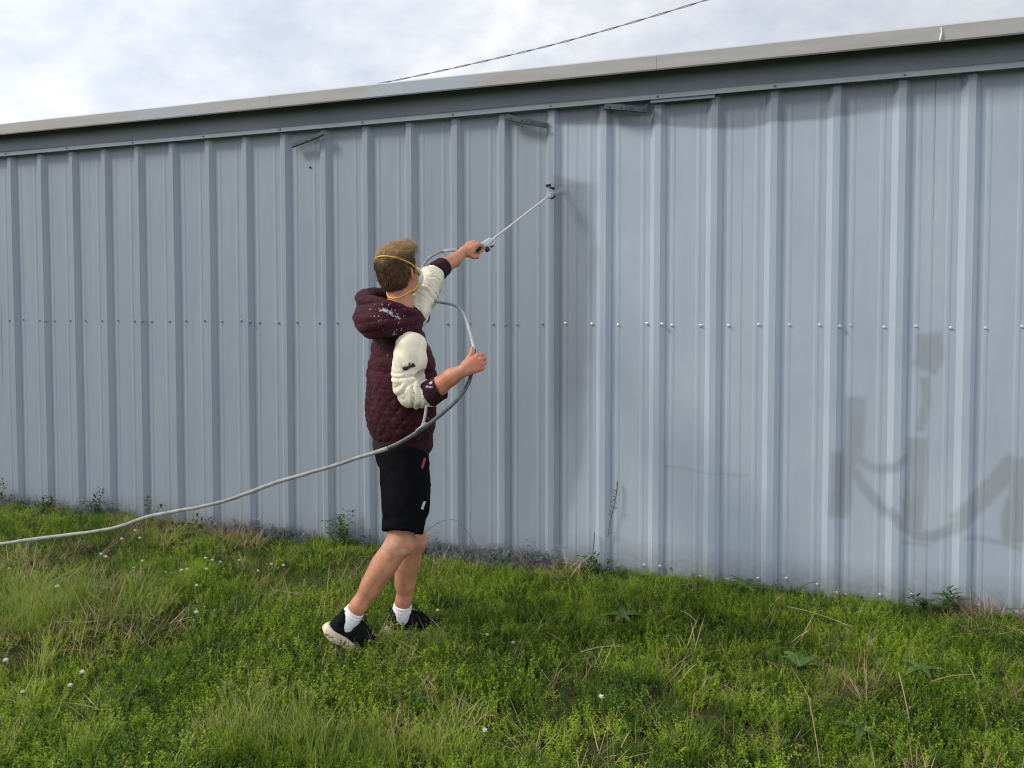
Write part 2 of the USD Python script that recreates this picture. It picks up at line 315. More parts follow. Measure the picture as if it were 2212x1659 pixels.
for p_ in range(-1, N_PANELS):
    r0 = p_ * 3
    m, at_ = panel(r0)
    wp = obj('wall_panel', m, M['wall'], bld, attrs=at_, label='fully repainted ribbed panel' if RIBX0 + (r0 + 3) * RIB < -1.2 and p_ == 3 else None)
    for k in range(3):
        rx = RIBX0 + (r0 + k) * RIB
        spots = [(rx + 0.085, 0), (rx - 0.062, 0)] + ([(rx + 0.027, 0.022)] if (r0 + k) % 3 == 1 else [])
        for row in (GIRT_Z, BASE_Z):
            if row == BASE_Z and rx < -2.3: continue                 # the weeds hide the foot of the wall there
            for (x, off) in spots:
                x += random.uniform(-.006, .006); z = row + random.uniform(-.006, .006) + (0.02 * math.sin(x * 9) if row == BASE_Z else 0)
                xb = on_wall(1210, 600)[0]
                mt = M['screw_new'] if x < xb else (M['rust'] if row == BASE_Z and random.random() < 0.08 else M['screw_old'])
                obj('screw', screw_head(x, z, off, random.uniform(0, 1)), mt, wp, smooth=35)
XA, XB = RIBX0 - 3.6 * RIB, RIBX0 + (N_PANELS * 3 - 0.5) * RIB
WY = WALL
obj('wall', cat([box((XA - 0.02, WY + 0.006, -0.1), (XA, WY + 8, WALL_TOP)), box((XB, WY + 0.006, -0.1), (XB + 0.02, WY + 8, WALL_TOP)), box((XA, WY + 8.002, -0.1), (XB, WY + 8.02, WALL_TOP))]), M['lip'], bld)
# eave: dark channel face, its lower lip and the beige roof-edge trim in front of it
def run(profile, x0, x1, step=0.25, wob=0.003, seed=0):
    """a sheet-metal profile (points in y towards the camera, z) carried along the wall with slight waviness"""
    n = int((x1 - x0) / step) + 1; xs = np.linspace(x0, x1, n); pr = np.asarray(profile)
    w = (meshkit.fbm(np.stack([xs * 0.9, 0 * xs + seed, 0 * xs], -1), 3, seed) - 0.5) * 2 * wob
    V = np.stack([np.repeat(xs, len(pr)), np.tile(WY - pr[:, 0], n), np.tile(pr[:, 1], n) + np.repeat(w, len(pr))], -1)
    k = len(pr); F = []
    for i in range(n - 1):
        for j in range(k):
            a, b = i * k + j, i * k + (j + 1) % k; F.append([a, b, b + k, a + k])
    F += [list(range(k))[::-1]] and []
    return V, np.array(F)
SPL = [XA - 0.1, on_wall(612, 250)[0], on_wall(1425, 180)[0], XB + 0.1]
# channel (dark), one long member
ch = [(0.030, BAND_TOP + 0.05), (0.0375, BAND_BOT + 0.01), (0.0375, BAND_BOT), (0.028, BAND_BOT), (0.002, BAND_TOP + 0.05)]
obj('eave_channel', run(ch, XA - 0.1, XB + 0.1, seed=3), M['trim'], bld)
lp = [(0.041, BAND_BOT - 0.001), (0.0555, BAND_BOT - 0.012), (0.0575, LIP_H + 0.002), (0.0545, LIP_H), (0.052, LIP_H + 0.006), (0.036, BAND_BOT - 0.006)]
for a, b in zip(SPL[:-1], SPL[1:]):
    obj('channel_lip', run(lp, a + 0.001, b - 0.001, wob=0.002, seed=5), M['lip'], bld)
f_ = [(0.140, FAS_TOP - 0.006), (0.146, FAS_TOP - 0.014), (0.140, FAS_BOT + 0.006), (0.132, FAS_BOT), (0.126, FAS_BOT + 0.004), (0.13, FAS_BOT + 0.010), (0.136, FAS_TOP - 0.016), (0.13, FAS_TOP - 0.004)]
for a, b in zip(SPL[:-1], SPL[1:]):
    V, F = run(f_, a + 0.0008, b - 0.0008, step=0.03, wob=0.0025, seed=6)
    n = meshkit.fbm(np.stack([V[:, 0] * 1.6, V[:, 2] * 5, 0 * V[:, 0]], -1), 3, 12)
    x1, x2, x3 = on_wall(300, 225)[0], on_wall(560, 200)[0], on_wall(960, 180)[0]
    blue = (sstep(V[:, 0], x1 - .05, x1 + .2) * (1 - sstep(V[:, 0], x2 - 0.5, x2)) * 0.75 + sstep(V[:, 0], x3 - 0.85, x3 - 0.35) * (1 - sstep(V[:, 0], x3 + 0.1, x3 + 0.35)) * 0.9) * sstep(n, 0.30, 0.55)
    obj('roof_edge_trim', (V, F), M['fascia'], bld, attrs={'paint': blue})
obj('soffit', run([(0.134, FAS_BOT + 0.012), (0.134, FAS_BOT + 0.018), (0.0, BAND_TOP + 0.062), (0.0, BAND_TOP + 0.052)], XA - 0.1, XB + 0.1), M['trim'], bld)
roofV = np.array([[XA - .1, WY - 0.13, FAS_TOP - .012], [XB + .1, WY - 0.13, FAS_TOP - .012], [XB + .1, WY + 4.1, FAS_TOP + .10], [XA - .1, WY + 4.1, FAS_TOP + .10], [XA - .1, WY + 8.1, FAS_TOP - .1], [XB + .1, WY + 8.1, FAS_TOP - .1]])
obj('roof', (roofV, np.array([[0, 1, 2, 3], [3, 2, 5, 4]])), M['roof'], bld)
# rivets at the lip's hangers
for xi in range(-2, N_PANELS * 3, 2):
    x = RIBX0 + xi * RIB
    s = trimesh.creation.icosphere(1, 0.006); s.apply_translation([x, WY - 0.058, LIP_H + 0.016]); obj('lip_rivet', s, M['trim'], bld, smooth=True)
# loose straps bent down from under the lip
def strap(pts, w, name='loose_strap'):
    """an angle-iron strip through photo points (pixel x, y, distance in front of the wall)"""
    P = np.array([[on_wall(x, y, o)[0], WY - o, on_wall(x, y, o)[1]] for x, y, o in pts]); ms = []
    for a, b in zip(P[:-1], P[1:]):
        d = unit(b - a); nrm = np.array([0, -1.0, 0]); s = unit(np.cross(nrm, d)); L = np.linalg.norm(b - a)
        ms += [frame_mesh(box((0, -w / 2, 0), (L, w / 2, 0.003)), d, s, np.cross(d, s), a), frame_mesh(box((0, -w / 2, 0.0035), (L, -w / 2 + 0.003, 0.022)), d, s, np.cross(d, s), a)]
        for t in (0.25, 0.8):
            c = trimesh.creation.cylinder(0.005, 0.004, sections=8); c.apply_translation([L * t, 0, 0.006]); ms.append(frame_mesh(c, d, s, np.cross(d, s), a))
    return obj(name, cat(ms), M['strap_steel'], bld)
strap([(632, 315, 0.036), (668, 301, 0.05), (700, 288, 0.05)], 0.030)
strap([(1092, 252, 0.05), (1135, 262, 0.05), (1184, 272, 0.036)], 0.032)
strap([(1305, 230, 0.05), (1350, 233, 0.06), (1398, 238, 0.045)], 0.034)
strap([(1395, 238, 0.04), (1400, 226, 0.05)], 0.03, 'strap_clip')
V, F = run([(0.05, LIP_H + 0.004), (0.052, LIP_H - 0.018), (0.046, LIP_H - 0.020), (0.044, LIP_H + 0.002)], on_wall(1408, 225)[0], on_wall(1545, 212)[0], 0.03, 0.006, 21)
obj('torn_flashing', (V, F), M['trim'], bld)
# bird dropping on the roof edge and bullet-like holes
M['dropping'] = plain('chalk_white', (0.72, 0.72, 0.68), 0.8)
hx = [on_wall(x / 2.458 * PW / 2560 + 1660 * PW / 2560, y / 2.458 * PW / 2560, 0.147) for x, y in ((1703, 168), (1706, 200), (1700, 225), (1695, 250))]
obj('bird_dropping', tube(np.array([[x, WY - 0.1475, z] for x, z in hx]), [0.003, 0.004, 0.006, 0.004], 6), M['dropping'], bld)
M['hole'] = plain('dark_hole', (0.01, 0.01, 0.01), 0.9)
for (x, y) in ((671, 362), (1862, 1290)):
    c = trimesh.creation.cylinder(0.007, 0.002, sections=10); X, Z = on_wall(x, y)
    obj('punched_hole', frame_mesh(c, np.array([1., 0, 0]), np.array([0, 0, 1.]), np.array([0, -1., 0]), np.array([X, WY - 0.006, Z])), M['hole'], bld)


# ------------------------------------------------------------------ signed-distance modelling
class Field:
    """smooth unions of simple shapes on a voxel grid, meshed with surface nets"""
    def __init__(s, lo, hi, h):
        s.lo, s.h = np.asarray(lo, float), h
        s.n = np.ceil((np.asarray(hi, float) - s.lo) / h).astype(int) + 1
        s.f = np.full(s.n, 1.0, np.float32)
    def blank(s):
        o = Field(s.lo, s.lo, s.h); o.n = s.n.copy(); o.f = np.full(s.n, 1.0, np.float32); return o
    def block(s, lo, hi):
        a = np.clip(np.floor((np.asarray(lo) - s.lo) / s.h).astype(int), 0, s.n); b = np.clip(np.ceil((np.asarray(hi) - s.lo) / s.h).astype(int) + 1, 0, s.n)
        sl = tuple(slice(i, j) for i, j in zip(a, b))
        if any(j <= i for i, j in zip(a, b)): return None, None
        ax = [s.lo[k] + s.h * np.arange(a[k], b[k]) for k in range(3)]
        return sl, np.stack(np.meshgrid(*ax, indexing='ij'), -1).astype(np.float32)
    def add(s, fn, lo, hi, k=0.01, mode='add'):
        m = k + 2.5 * s.h + 0.012
        sl, P = s.block(np.asarray(lo) - m, np.asarray(hi) + m)
        if sl is None: return s
        d, f = fn(P), s.f[sl]
        if mode == 'add':
            h = np.clip(0.5 + 0.5 * (f - d) / max(k, 1e-6), 0, 1); s.f[sl] = f + (d - f) * h - k * h * (1 - h)
        elif mode == 'cut':
            d = -d; h = np.clip(0.5 - 0.5 * (f - d) / max(k, 1e-6), 0, 1); s.f[sl] = f + (d - f) * h + k * h * (1 - h)
        return s
    def cap(s, a, b, ra, rb=None, k=0.01, mode='add'):
        a, b = np.asarray(a, float), np.asarray(b, float); rb = ra if rb is None else rb; r = max(ra, rb)
        def fn(P):
            d = b - a; t = np.clip(((P - a) @ d) / max(d @ d, 1e-9), 0, 1); return np.linalg.norm(P - a - t[..., None] * d, axis=-1) - (ra + (rb - ra) * t)
        return s.add(fn, np.minimum(a, b) - r, np.maximum(a, b) + r, k, mode)
    def chain(s, pts, rs, k=0.01, mode='add'):
        for i in range(len(pts) - 1): s.cap(pts[i], pts[i + 1], rs[i], rs[i + 1], k, mode)
        return s
    def ell(s, c, axes, radii, k=0.01, mode='add'):
        c, A, r = np.asarray(c, float), np.asarray(axes, float), np.asarray(radii, float)
        def fn(P):
            q = ((P - c) @ A.T) / r; l = np.linalg.norm(q, axis=-1); g = np.linalg.norm(q / r, axis=-1); return np.where(g > 1e-6, l * (l - 1) / np.maximum(g, 1e-6), -r.min())
        ext = np.sqrt(((A * r[:, None]) ** 2).sum(0)); return s.add(fn, c - ext, c + ext, k, mode)
    def plane(s, p, n, reach=9.0):
        """cuts away the side that n points to, within reach of p"""
        P = s.block(s.lo, s.lo + s.h * (s.n - 1))[1] - np.asarray(p); s.f = np.maximum(s.f, np.minimum(P @ unit(n), reach - np.linalg.norm(P, axis=-1)).astype(np.float32)); return s
    def mesh(s, detail=None):
        f, n = s.f, s.n
        ins = f < 0
        c = np.zeros(n - 1, np.int8)
        for dx in (0, 1):
            for dy in (0, 1):
                for dz in (0, 1): c += ins[dx:n[0] - 1 + dx, dy:n[1] - 1 + dy, dz:n[2] - 1 + dz]
        act = (c > 0) & (c < 8); idx = np.full(n - 1, -1, np.int64); ijk = np.argwhere(act); idx[act] = np.arange(len(ijk))
        acc, cnt = np.zeros((len(ijk), 3)), np.zeros(len(ijk))
        corner = lambda o: f[ijk[:, 0] + o[0], ijk[:, 1] + o[1], ijk[:, 2] + o[2]].astype(float)
        for ax in range(3):
            o1, o2 = [a for a in range(3) if a != ax]
            for u in (0, 1):
                for w in (0, 1):
                    a = [0, 0, 0]; a[o1], a[o2] = u, w; b = list(a); b[ax] = 1
                    fa, fb = corner(a), corner(b); x = (fa < 0) != (fb < 0); t = np.where(x, fa / np.where(x, fa - fb, 1), 0)
                    p = np.tile(np.asarray(a, float), (len(ijk), 1)); p[:, ax] = t; acc += p * x[:, None]; cnt += x
        V = s.lo + s.h * (ijk + acc / np.maximum(cnt, 1)[:, None])
        F = []
        for ax in range(3):
            o1, o2 = (ax + 1) % 3, (ax + 2) % 3
            a = [slice(None)] * 3; b = [slice(None)] * 3; a[ax], b[ax] = slice(0, -1), slice(1, None)
            A, B = ins[tuple(a)], ins[tuple(b)]
            e = np.argwhere(A != B); e = e[(e[:, o1] > 0) & (e[:, o2] > 0) & (e[:, o1] < n[o1] - 1) & (e[:, o2] < n[o2] - 1)]
            def cell(d1, d2):
                g = e.copy(); g[:, o1] -= d1; g[:, o2] -= d2; return idx[g[:, 0], g[:, 1], g[:, 2]]
            q = np.stack([cell(1, 1), cell(0, 1), cell(0, 0), cell(1, 0)], 1)
            flip = ~A[e[:, 0], e[:, 1], e[:, 2]]; q[flip] = q[flip][:, ::-1]; F.append(q)
        F = np.vstack(F); F = F[(F >= 0).all(1)]
        m = trimesh.Trimesh(V, np.vstack([F[:, [0, 1, 2]], F[:, [0, 2, 3]]]), process=False)
        return m
def relax(m, it=4, lam=0.5):
    """light Taubin smoothing"""
    from scipy.sparse import coo_matrix, diags
    e = np.asarray(m.edges_unique); n = len(m.vertices)
    W = coo_matrix((np.ones(2 * len(e)), (np.r_[e[:, 0], e[:, 1]], np.r_[e[:, 1], e[:, 0]])), shape=(n, n)).tocsr()
    W = diags(1 / np.maximum(np.asarray(W.sum(1)).ravel(), 1)) @ W; V = np.array(m.vertices)
    for _ in range(it):
        V = V + lam * (W @ V - V); V = V - (lam + 0.03) * (W @ V - V)
    return trimesh.Trimesh(V, m.faces, process=False)
def normals(m):
    return meshkit.arrays(m, True)[2]
def bump_along(m, d):
    m = m.copy(); m.vertices = m.vertices + normals(m) * np.asarray(d)[:, None]; return m
def fb(P, s, o=3, seed=0):
    return meshkit.fbm(np.asarray(P) * s, o, seed) - 0.5

# ------------------------------------------------------------------ the person
K = 1.03                                          # depth scale: everything about the person is given at photo depth / K
def A(px, py, z): return at(px, py, z * K)
CX, CY, CZ = RIGHT, UP, FWD                       # picture right, up and away at the camera's heading (used only for directions)
def dirv(r, u, a): return unit(r * RIGHT + u * np.array([0, 0, 1.0]) + a * fwd0)
FACE_YAW = math.radians(27)
BF = dirv(math.cos(FACE_YAW), 0, math.sin(FACE_YAW))           # body forward
BL = dirv(-math.sin(FACE_YAW), 0, math.cos(FACE_YAW))          # body left
ZUP = np.array([0, 0, 1.0])
person = thing('person', 'person in maroon quilted hoodie and black shorts reaching up to spray paint', 'person')

skin = mat('skin', {'g': POS, 'p': ('principled_bsdf', {'roughness': 0.56, 'subsurface_weight': 0.15, 'subsurface_scale': 0.006, 'subsurface_radius': (1.0, 0.35, 0.2)}),
                    'n': ('noise_texture', {'scale': 26.0, 'detail': 7.0, 'roughness': 0.62}), 'r': ('rgb_ramp', {'ramp': [(0.25, (0.38, 0.162, 0.088)), (0.75, (0.52, 0.250, 0.150))]}),
                    'ar': ('attribute', {'attribute': 'red'}), 'm': ('mix', {'color2': (0.50, 0.145, 0.095)}), 'ad': ('attribute', {'attribute': 'dust'}), 'm2': ('mix', {'color2': (0.52, 0.50, 0.50)}),
                    'nb': ('noise_texture', {'scale': 240.0, 'detail': 3.0}), 'b': ('bump', {'strength': 0.4, 'distance': 0.002})},
           [('g.position', 'n.vector'), ('n.fac', 'r.fac'), ('r.color', 'm.color1'), ('ar.fac', 'm.fac'), ('m.color', 'm2.color1'), ('ad.fac', 'm2.fac'), ('m2.color', 'p.base_color'),
            ('g.position', 'nb.vector'), ('nb.fac', 'b.height'), ('b.normal', 'p.normal')])

# joints
HC = A(861, 583, 3.29)                            # head centre
NECK0, NECK1 = A(866, 690, 3.28), A(868, 628, 3.29)
R_SH, R_EL, R_WR = A(884, 748, 3.14), A(904, 858, 3.06), A(1001, 800, 3.00)
L_SH, L_EL, L_WR = A(897, 672, 3.44), A(938, 604, 3.60), A(1000, 545, 3.77)
HIP = A(868, 975, 3.27)
R_HIP, L_HIP = A(868, 985, 3.18), A(872, 985, 3.35)
R_KN, L_KN = A(866, 1172, 3.08), A(892, 1168, 3.33)
R_AN, L_AN = A(760, 1330, 3.11), A(868, 1318, 3.38)
# head frame: face turned further from the camera than the chest, tipped back to look up at the nozzle
hy = math.radians(58)
HF0 = dirv(math.cos(hy), 0, math.sin(hy)); HR = np.cross(HF0, ZUP); tilt = math.radians(14)
HF = unit(HF0 * math.cos(tilt) + ZUP * math.sin(tilt)); HU = unit(np.cross(HR, HF))
def H(f, l, u): return HC + HF * f + (-HR) * l + HU * u         # forward, left, up
HAX = np.stack([HF, -HR, HU])

body = Field(A(690, 1440, 3.2) - [0.15, 0.3, 0.05], A(1075, 505, 3.4) + [0.15, 0.6, 0.12], 0.0055)
# skull, face, jaw, neck
body.ell(H(-0.012, 0, 0.018), HAX, (0.098, 0.077, 0.092), 0.01)
body.ell(H(0.034, 0, -0.045), HAX, (0.058, 0.060, 0.075), 0.03)
body.cap(H(0.070, 0, -0.098), H(0.030, 0, -0.100), 0.022, 0.034, 0.02)
body.cap(H(0.010, 0.045, -0.085), H(0.068, 0.012, -0.10), 0.022, 0.020, 0.015).cap(H(0.010, -0.045, -0.085), H(0.068, -0.012, -0.10), 0.022, 0.020, 0.015)
body.cap(H(0.093, 0, 0.006), H(0.112, 0, -0.032), 0.008, 0.013, 0.008)          # nose
body.cap(H(0.082, 0.034, 0.022), H(0.082, -0.034, 0.022), 0.012, 0.012, 0.012)   # brow
for s_ in (-1, 1):
    body.ell(H(0.083, 0.031 * s_, 0.0), HAX, (0.010, 0.015, 0.010), 0.004, 'cut'); body.ell(H(0.079, 0.031 * s_, 0.0), HAX, (0.0115, 0.0115, 0.0115), 0.003)
    body.ell(H(0.070, 0.045 * s_, -0.030), HAX, (0.02, 0.018, 0.018), 0.012)
body.cap(H(0.092, 0.020, -0.062), H(0.092, -0.020, -0.062), 0.008, 0.008, 0.006)
body.cap(NECK0, H(-0.012, 0, -0.065), 0.060, 0.056, 0.02)
for s_ in (-1, 1):                                # ears: rim, lobe and hollow
    ec = H(-0.008, 0.078 * s_, -0.018); ef, el, eu = unit(HF * 0.87 - (-HR) * s_ * 0.49), unit(-HR * s_ * 0.87 + HF * 0.49), HU
    body.ell(ec + el * 0.004, np.stack([ef, el, eu]), (0.0165, 0.0065, 0.029), 0.006)
    body.ell(ec + el * 0.010 + ef * 0.003 + eu * 0.003, np.stack([ef, el, eu]), (0.009, 0.006, 0.017), 0.003, 'cut')
# trunk and limbs
body.cap(HIP, A(866, 800, 3.28), 0.105, 0.115, 0.05); body.cap(A(866, 800, 3.28), A(868, 725, 3.28), 0.105, 0.065, 0.04)
body.cap(R_SH, L_SH, 0.034, 0.034, 0.03)
body.chain([A(884, 752, 3.11), A(883, 800, 3.085), R_EL], [0.042, 0.040, 0.036], 0.02); body.chain([L_SH, L_EL], [0.036, 0.036], 0.02)
R_FO, L_FO = A(946, 836, 3.035), A(958, 575, 3.66)
body.chain([R_EL, R_FO, A(975, 814, 3.015), R_WR], [0.037, 0.040, 0.034, 0.0265], 0.015)
body.chain([L_EL, L_FO, A(982, 562, 3.72), L_WR], [0.038, 0.040, 0.034, 0.0265], 0.015)
body.chain([R_HIP, R_KN], [0.072, 0.056], 0.03); body.chain([L_HIP, L_KN], [0.072, 0.055], 0.03)
def shin(kn, an, back, side):
    d = an - kn; b = unit(np.asarray(back) - unit(d) * (np.asarray(back) @ unit(d)))
    body.chain([kn, kn + d * 0.30, kn + d * 0.62, kn + d * 0.86, an], [0.054, 0.047, 0.040, 0.0345, 0.033], 0.02)
    body.ell(kn + d * 0.28 + b * 0.024, np.stack([unit(d), b, unit(np.cross(d, b))]), (0.130, 0.036, 0.042), 0.04)
    body.ell(kn - b * 0.022 - unit(d) * 0.0, np.stack([unit(d), b, unit(np.cross(d, b))]), (0.042, 0.038, 0.044), 0.03)
    body.cap(an + side * 0.022, an - side * 0.024, 0.016, 0.016, 0.012)
RB = -dirv(0.80, 0.35, 0.45); LB = -dirv(0.9, 0.0, 0.35)
shin(R_KN, R_AN, RB, BL); shin(L_KN, L_AN, LB, BL)
# feet inside the shoes
R_HEEL, R_TOE = A(706, 1362, 3.085), A(802, 1408, 3.20)
L_HEEL, L_TOE = A(838, 1368, 3.36), A(968, 1366, 3.46)
for an, he, to, up_v in ((R_AN, R_HEEL, R_TOE, R_KN - R_AN), (L_AN, L_HEEL, L_TOE, ZUP)):
    x_ = unit(to - he); z_ = unit(up_v - x_ * (up_v @ x_)); body.chain([an, he + x_ * 0.060 + z_ * 0.050, he + x_ * 0.15 + z_ * 0.034, he + x_ * 0.21 + z_ * 0.024], [0.032, 0.030, 0.024, 0.018], 0.015)
# mitts of the palms at body resolution keep wrist and hand one surface
bm = relax(body.mesh(), 3)

def hand(W, d, n, s, curl, thumb, fore, size=1.0, tw=0.0):
    """d wrist->knuckles, n back of hand, s little->index finger; curl: three bends per finger (radians)"""
    d, n = unit(d), unit(n - d * (n @ d) / (d @ d)); s = unit(s - d * (s @ d) - n * (s @ n))
    h = Field(W - 0.15, W + 0.15, 0.0021); z = size
    h.chain([W - unit(fore) * 0.05, W], [0.0275, 0.0255], 0.01)
    kn = [W + d * (0.088 + e) * z + s * o * z + n * q * z for e, o, q in ((0.0, 0.030, 0.003), (0.005, 0.0095, 0.007), (0.001, -0.0105, 0.005), (-0.008, -0.029, 0.0))]
    for i, k in enumerate(kn):
        h.cap(W + s * 0.016 * (1.2 - 0.8 * i) * 0.55 * z + d * 0.008, k - n * 0.004, 0.0185 * z, 0.0125 * z, 0.012)
    h.ell(W + d * 0.035 * z + s * 0.024 * z - n * 0.012, np.stack([d, s, n]), (0.034 * z, 0.018 * z, 0.018 * z), 0.01)
    h.ell(W + d * 0.038 * z - s * 0.020 * z - n * 0.012, np.stack([d, s, n]), (0.036 * z, 0.015 * z, 0.016 * z), 0.01)
    L = ((0.043, 0.026, 0.020), (0.047, 0.029, 0.022), (0.043, 0.027, 0.021), (0.034, 0.020, 0.018))
    for i, k in enumerate(kn):
        a, p, r = 0.0, k, (0.0098, 0.0100, 0.0094, 0.0084)[i] * z; pts = [k - n * 0.002]
        for L_, c in zip(L[i], curl[i]):
            a += c; p = p + (d * math.cos(a) - n * math.sin(a)) * L_ * z + s * tw * 0.002; pts.append(p)
        h.cap(k - n * 0.002, k + n * 0.001, r * 1.18, r * 1.18, 0.006)
        f2 = h.blank()
        f2.chain(pts, [r * 1.08, r, r * 0.93, r * 0.80], 0.003)
        kk = 0.0035; hh = np.clip(0.5 + 0.5 * (h.f - f2.f) / kk, 0, 1); h.f = h.f + (f2.f - h.f) * hh - kk * hh * (1 - hh)
    t = [W + d * t_[0] * z + s * t_[1] * z + n * t_[2] * z for t_ in thumb]
    h.chain(t, [0.0155 * z, 0.0125 * z, 0.0115 * z, 0.0088 * z], 0.006)
    return relax(h.mesh(), 2, 0.4), kn, (d, n, s)
# right hand: back towards the camera, closed round the hose, thumb up along it
RHd, RHn, RHs = dirv(0.86, 0.42, 0.30), dirv(-0.12, 0.05, -1.0), dirv(-0.36, 0.90, 0.05)
rc = [(0.80, 1.65, 0.9), (0.90, 1.60, 0.9), (1.0, 1.6, 0.9), (1.1, 1.55, 0.9)]
rh, rkn, rfr = hand(R_WR, RHd, RHn, RHs, rc, [(0.018, 0.020, -0.010), (0.052, 0.038, -0.012), (0.078, 0.056, -0.016), (0.088, 0.075, -0.020)], R_WR - A(975, 814, 3.015), size=K * 0.89)
# left hand: knuckles on top, closed over the gun's handle, thumb below
LHd, LHn, LHs = dirv(0.55, 0.52, 0.62), dirv(-0.30, 0.62, -0.72), dirv(0.72, -0.10, -0.30)
lc = [(0.60, 1.55, 0.9), (0.8, 1.6, 0.8), (0.9, 1.55, 0.8), (1.0, 1.5, 0.8)]
lh, lkn, lfr = hand(L_WR, LHd, LHn, LHs, lc, [(0.012, 0.020, -0.014), (0.030, 0.040, -0.034), (0.050, 0.044, -0.044), (0.068, 0.036, -0.046)], L_WR - A(982, 562, 3.72), size=K * 1.0)
def solid(m):
    mf = manifold3d.Manifold(manifold3d.Mesh(np.asarray(m.vertices, np.float32), np.asarray(m.faces, np.uint32)))
    return mf
whole = None
try:
    parts = [solid(x) for x in (bm, rh, lh)]
    if all(p.status() == manifold3d.Error.NoError for p in parts):
        u_ = manifold3d.Manifold.batch_boolean(parts, manifold3d.OpType.Add); w_ = u_.to_mesh(); whole = trimesh.Trimesh(w_.vert_properties[:, :3], w_.tri_verts, process=False)
except Exception as e:
    print('union', e)
if whole is None:
    print('body: joined without boolean'); whole = cat([bm, rh, lh])
P = np.asarray(whole.vertices)
def near(p, r0, r1): return 1 - sstep(np.linalg.norm(P - p, axis=1), r0, r1)
red = 0.55 * np.clip(near(rkn[1], 0.02, 0.10) + near(lkn[2], 0.02, 0.06), 0, 1) + 0.45 * near(R_FO, 0.05, 0.14) + 0.7 * near(H(-0.006, -0.085, -0.018), 0.01, 0.04) + 0.4 * near(NECK1, 0.05, 0.09)
nz = meshkit.fbm(P * 28, 3, 4)
kn_ = A(858, 1190, 3.02)
dust = near(kn_, 0.02, 0.10) * sstep(nz, 0.50, 0.70) * 0.32
red = np.clip(red + near(L_AN, 0.03, 0.10) * 0.25 + near(R_AN, 0.03, 0.1) * 0.2, 0, 0.9)
obj('body', whole, skin, person, smooth=True, attrs={'red': red, 'dust': dust})

# ---- hoodie
def cloth(name, attrs_nodes, attrs_links, rough=0.85, sheen=0.06, weave=900.0, bump=0.35, spec=0.15):
    nodes = {'g': POS, 'p': ('principled_bsdf', {'roughness': rough, 'sheen_weight': sheen, 'sheen_roughness': 0.5, 'specular_ior_level': spec}),
             'nb': ('noise_texture', {'scale': weave, 'detail': 2.0}), 'b': ('bump', {'strength': bump, 'distance': 0.0015})}
    nodes.update(attrs_nodes)
    return mat(name, nodes, [('g.position', 'nb.vector'), ('nb.fac', 'b.height'), ('b.normal', 'p.normal')] + attrs_links)
MAROON, MAROON2 = (0.024, 0.0034, 0.0080), (0.060, 0.0072, 0.0160)
maroon = cloth('maroon_quilt', {'n': ('noise_texture', {'scale': 14.0, 'detail': 5.0}), 'r': ('rgb_ramp', {'ramp': [(0.3, MAROON), (0.7, MAROON2)]}),
                                'a': ('attribute', {'attribute': 'splat'}), 'm': ('mix', {'color2': (0.42, 0.43, 0.50)}), 's': ('attribute', {'attribute': 'stitch'}), 'm2': ('mix', {'color2': (0.010, 0.003, 0.005)})},
               [('g.position', 'n.vector'), ('n.fac', 'r.fac'), ('r.color', 'm2.color1'), ('s.fac', 'm2.fac'), ('m2.color', 'm.color1'), ('a.fac', 'm.fac'), ('m.color', 'p.base_color')], rough=0.7, sheen=0.03)
knit = cloth('maroon_knit', {'n': ('noise_texture', {'scale': 40.0, 'detail': 3.0}), 'r': ('rgb_ramp', {'ramp': [(0.3, (0.018, 0.006, 0.010)), (0.7, (0.034, 0.010, 0.016))]}),
                             'a': ('attribute', {'attribute': 'splat'}), 'm': ('mix', {'color2': (0.42, 0.43, 0.50)})},
             [('g.position', 'n.vector'), ('n.fac', 'r.fac'), ('r.color', 'm.color1'), ('a.fac', 'm.fac'), ('m.color', 'p.base_color')])
cream = cloth('cream_fleece', {'n': ('noise_texture', {'scale': 9.0, 'detail': 5.0}), 'r': ('rgb_ramp', {'ramp': [(0.3, (0.66, 0.60, 0.46)), (0.7, (0.76, 0.71, 0.57))]}),
                               'a': ('attribute', {'attribute': 'splat'}), 'm': ('mix', {'color2': (0.025, 0.02, 0.025)})},
              [('g.position', 'n.vector'), ('n.fac', 'r.fac'), ('r.color', 'm.color1'), ('a.fac', 'm.fac'), ('m.color', 'p.base_color')], sheen=0.3)

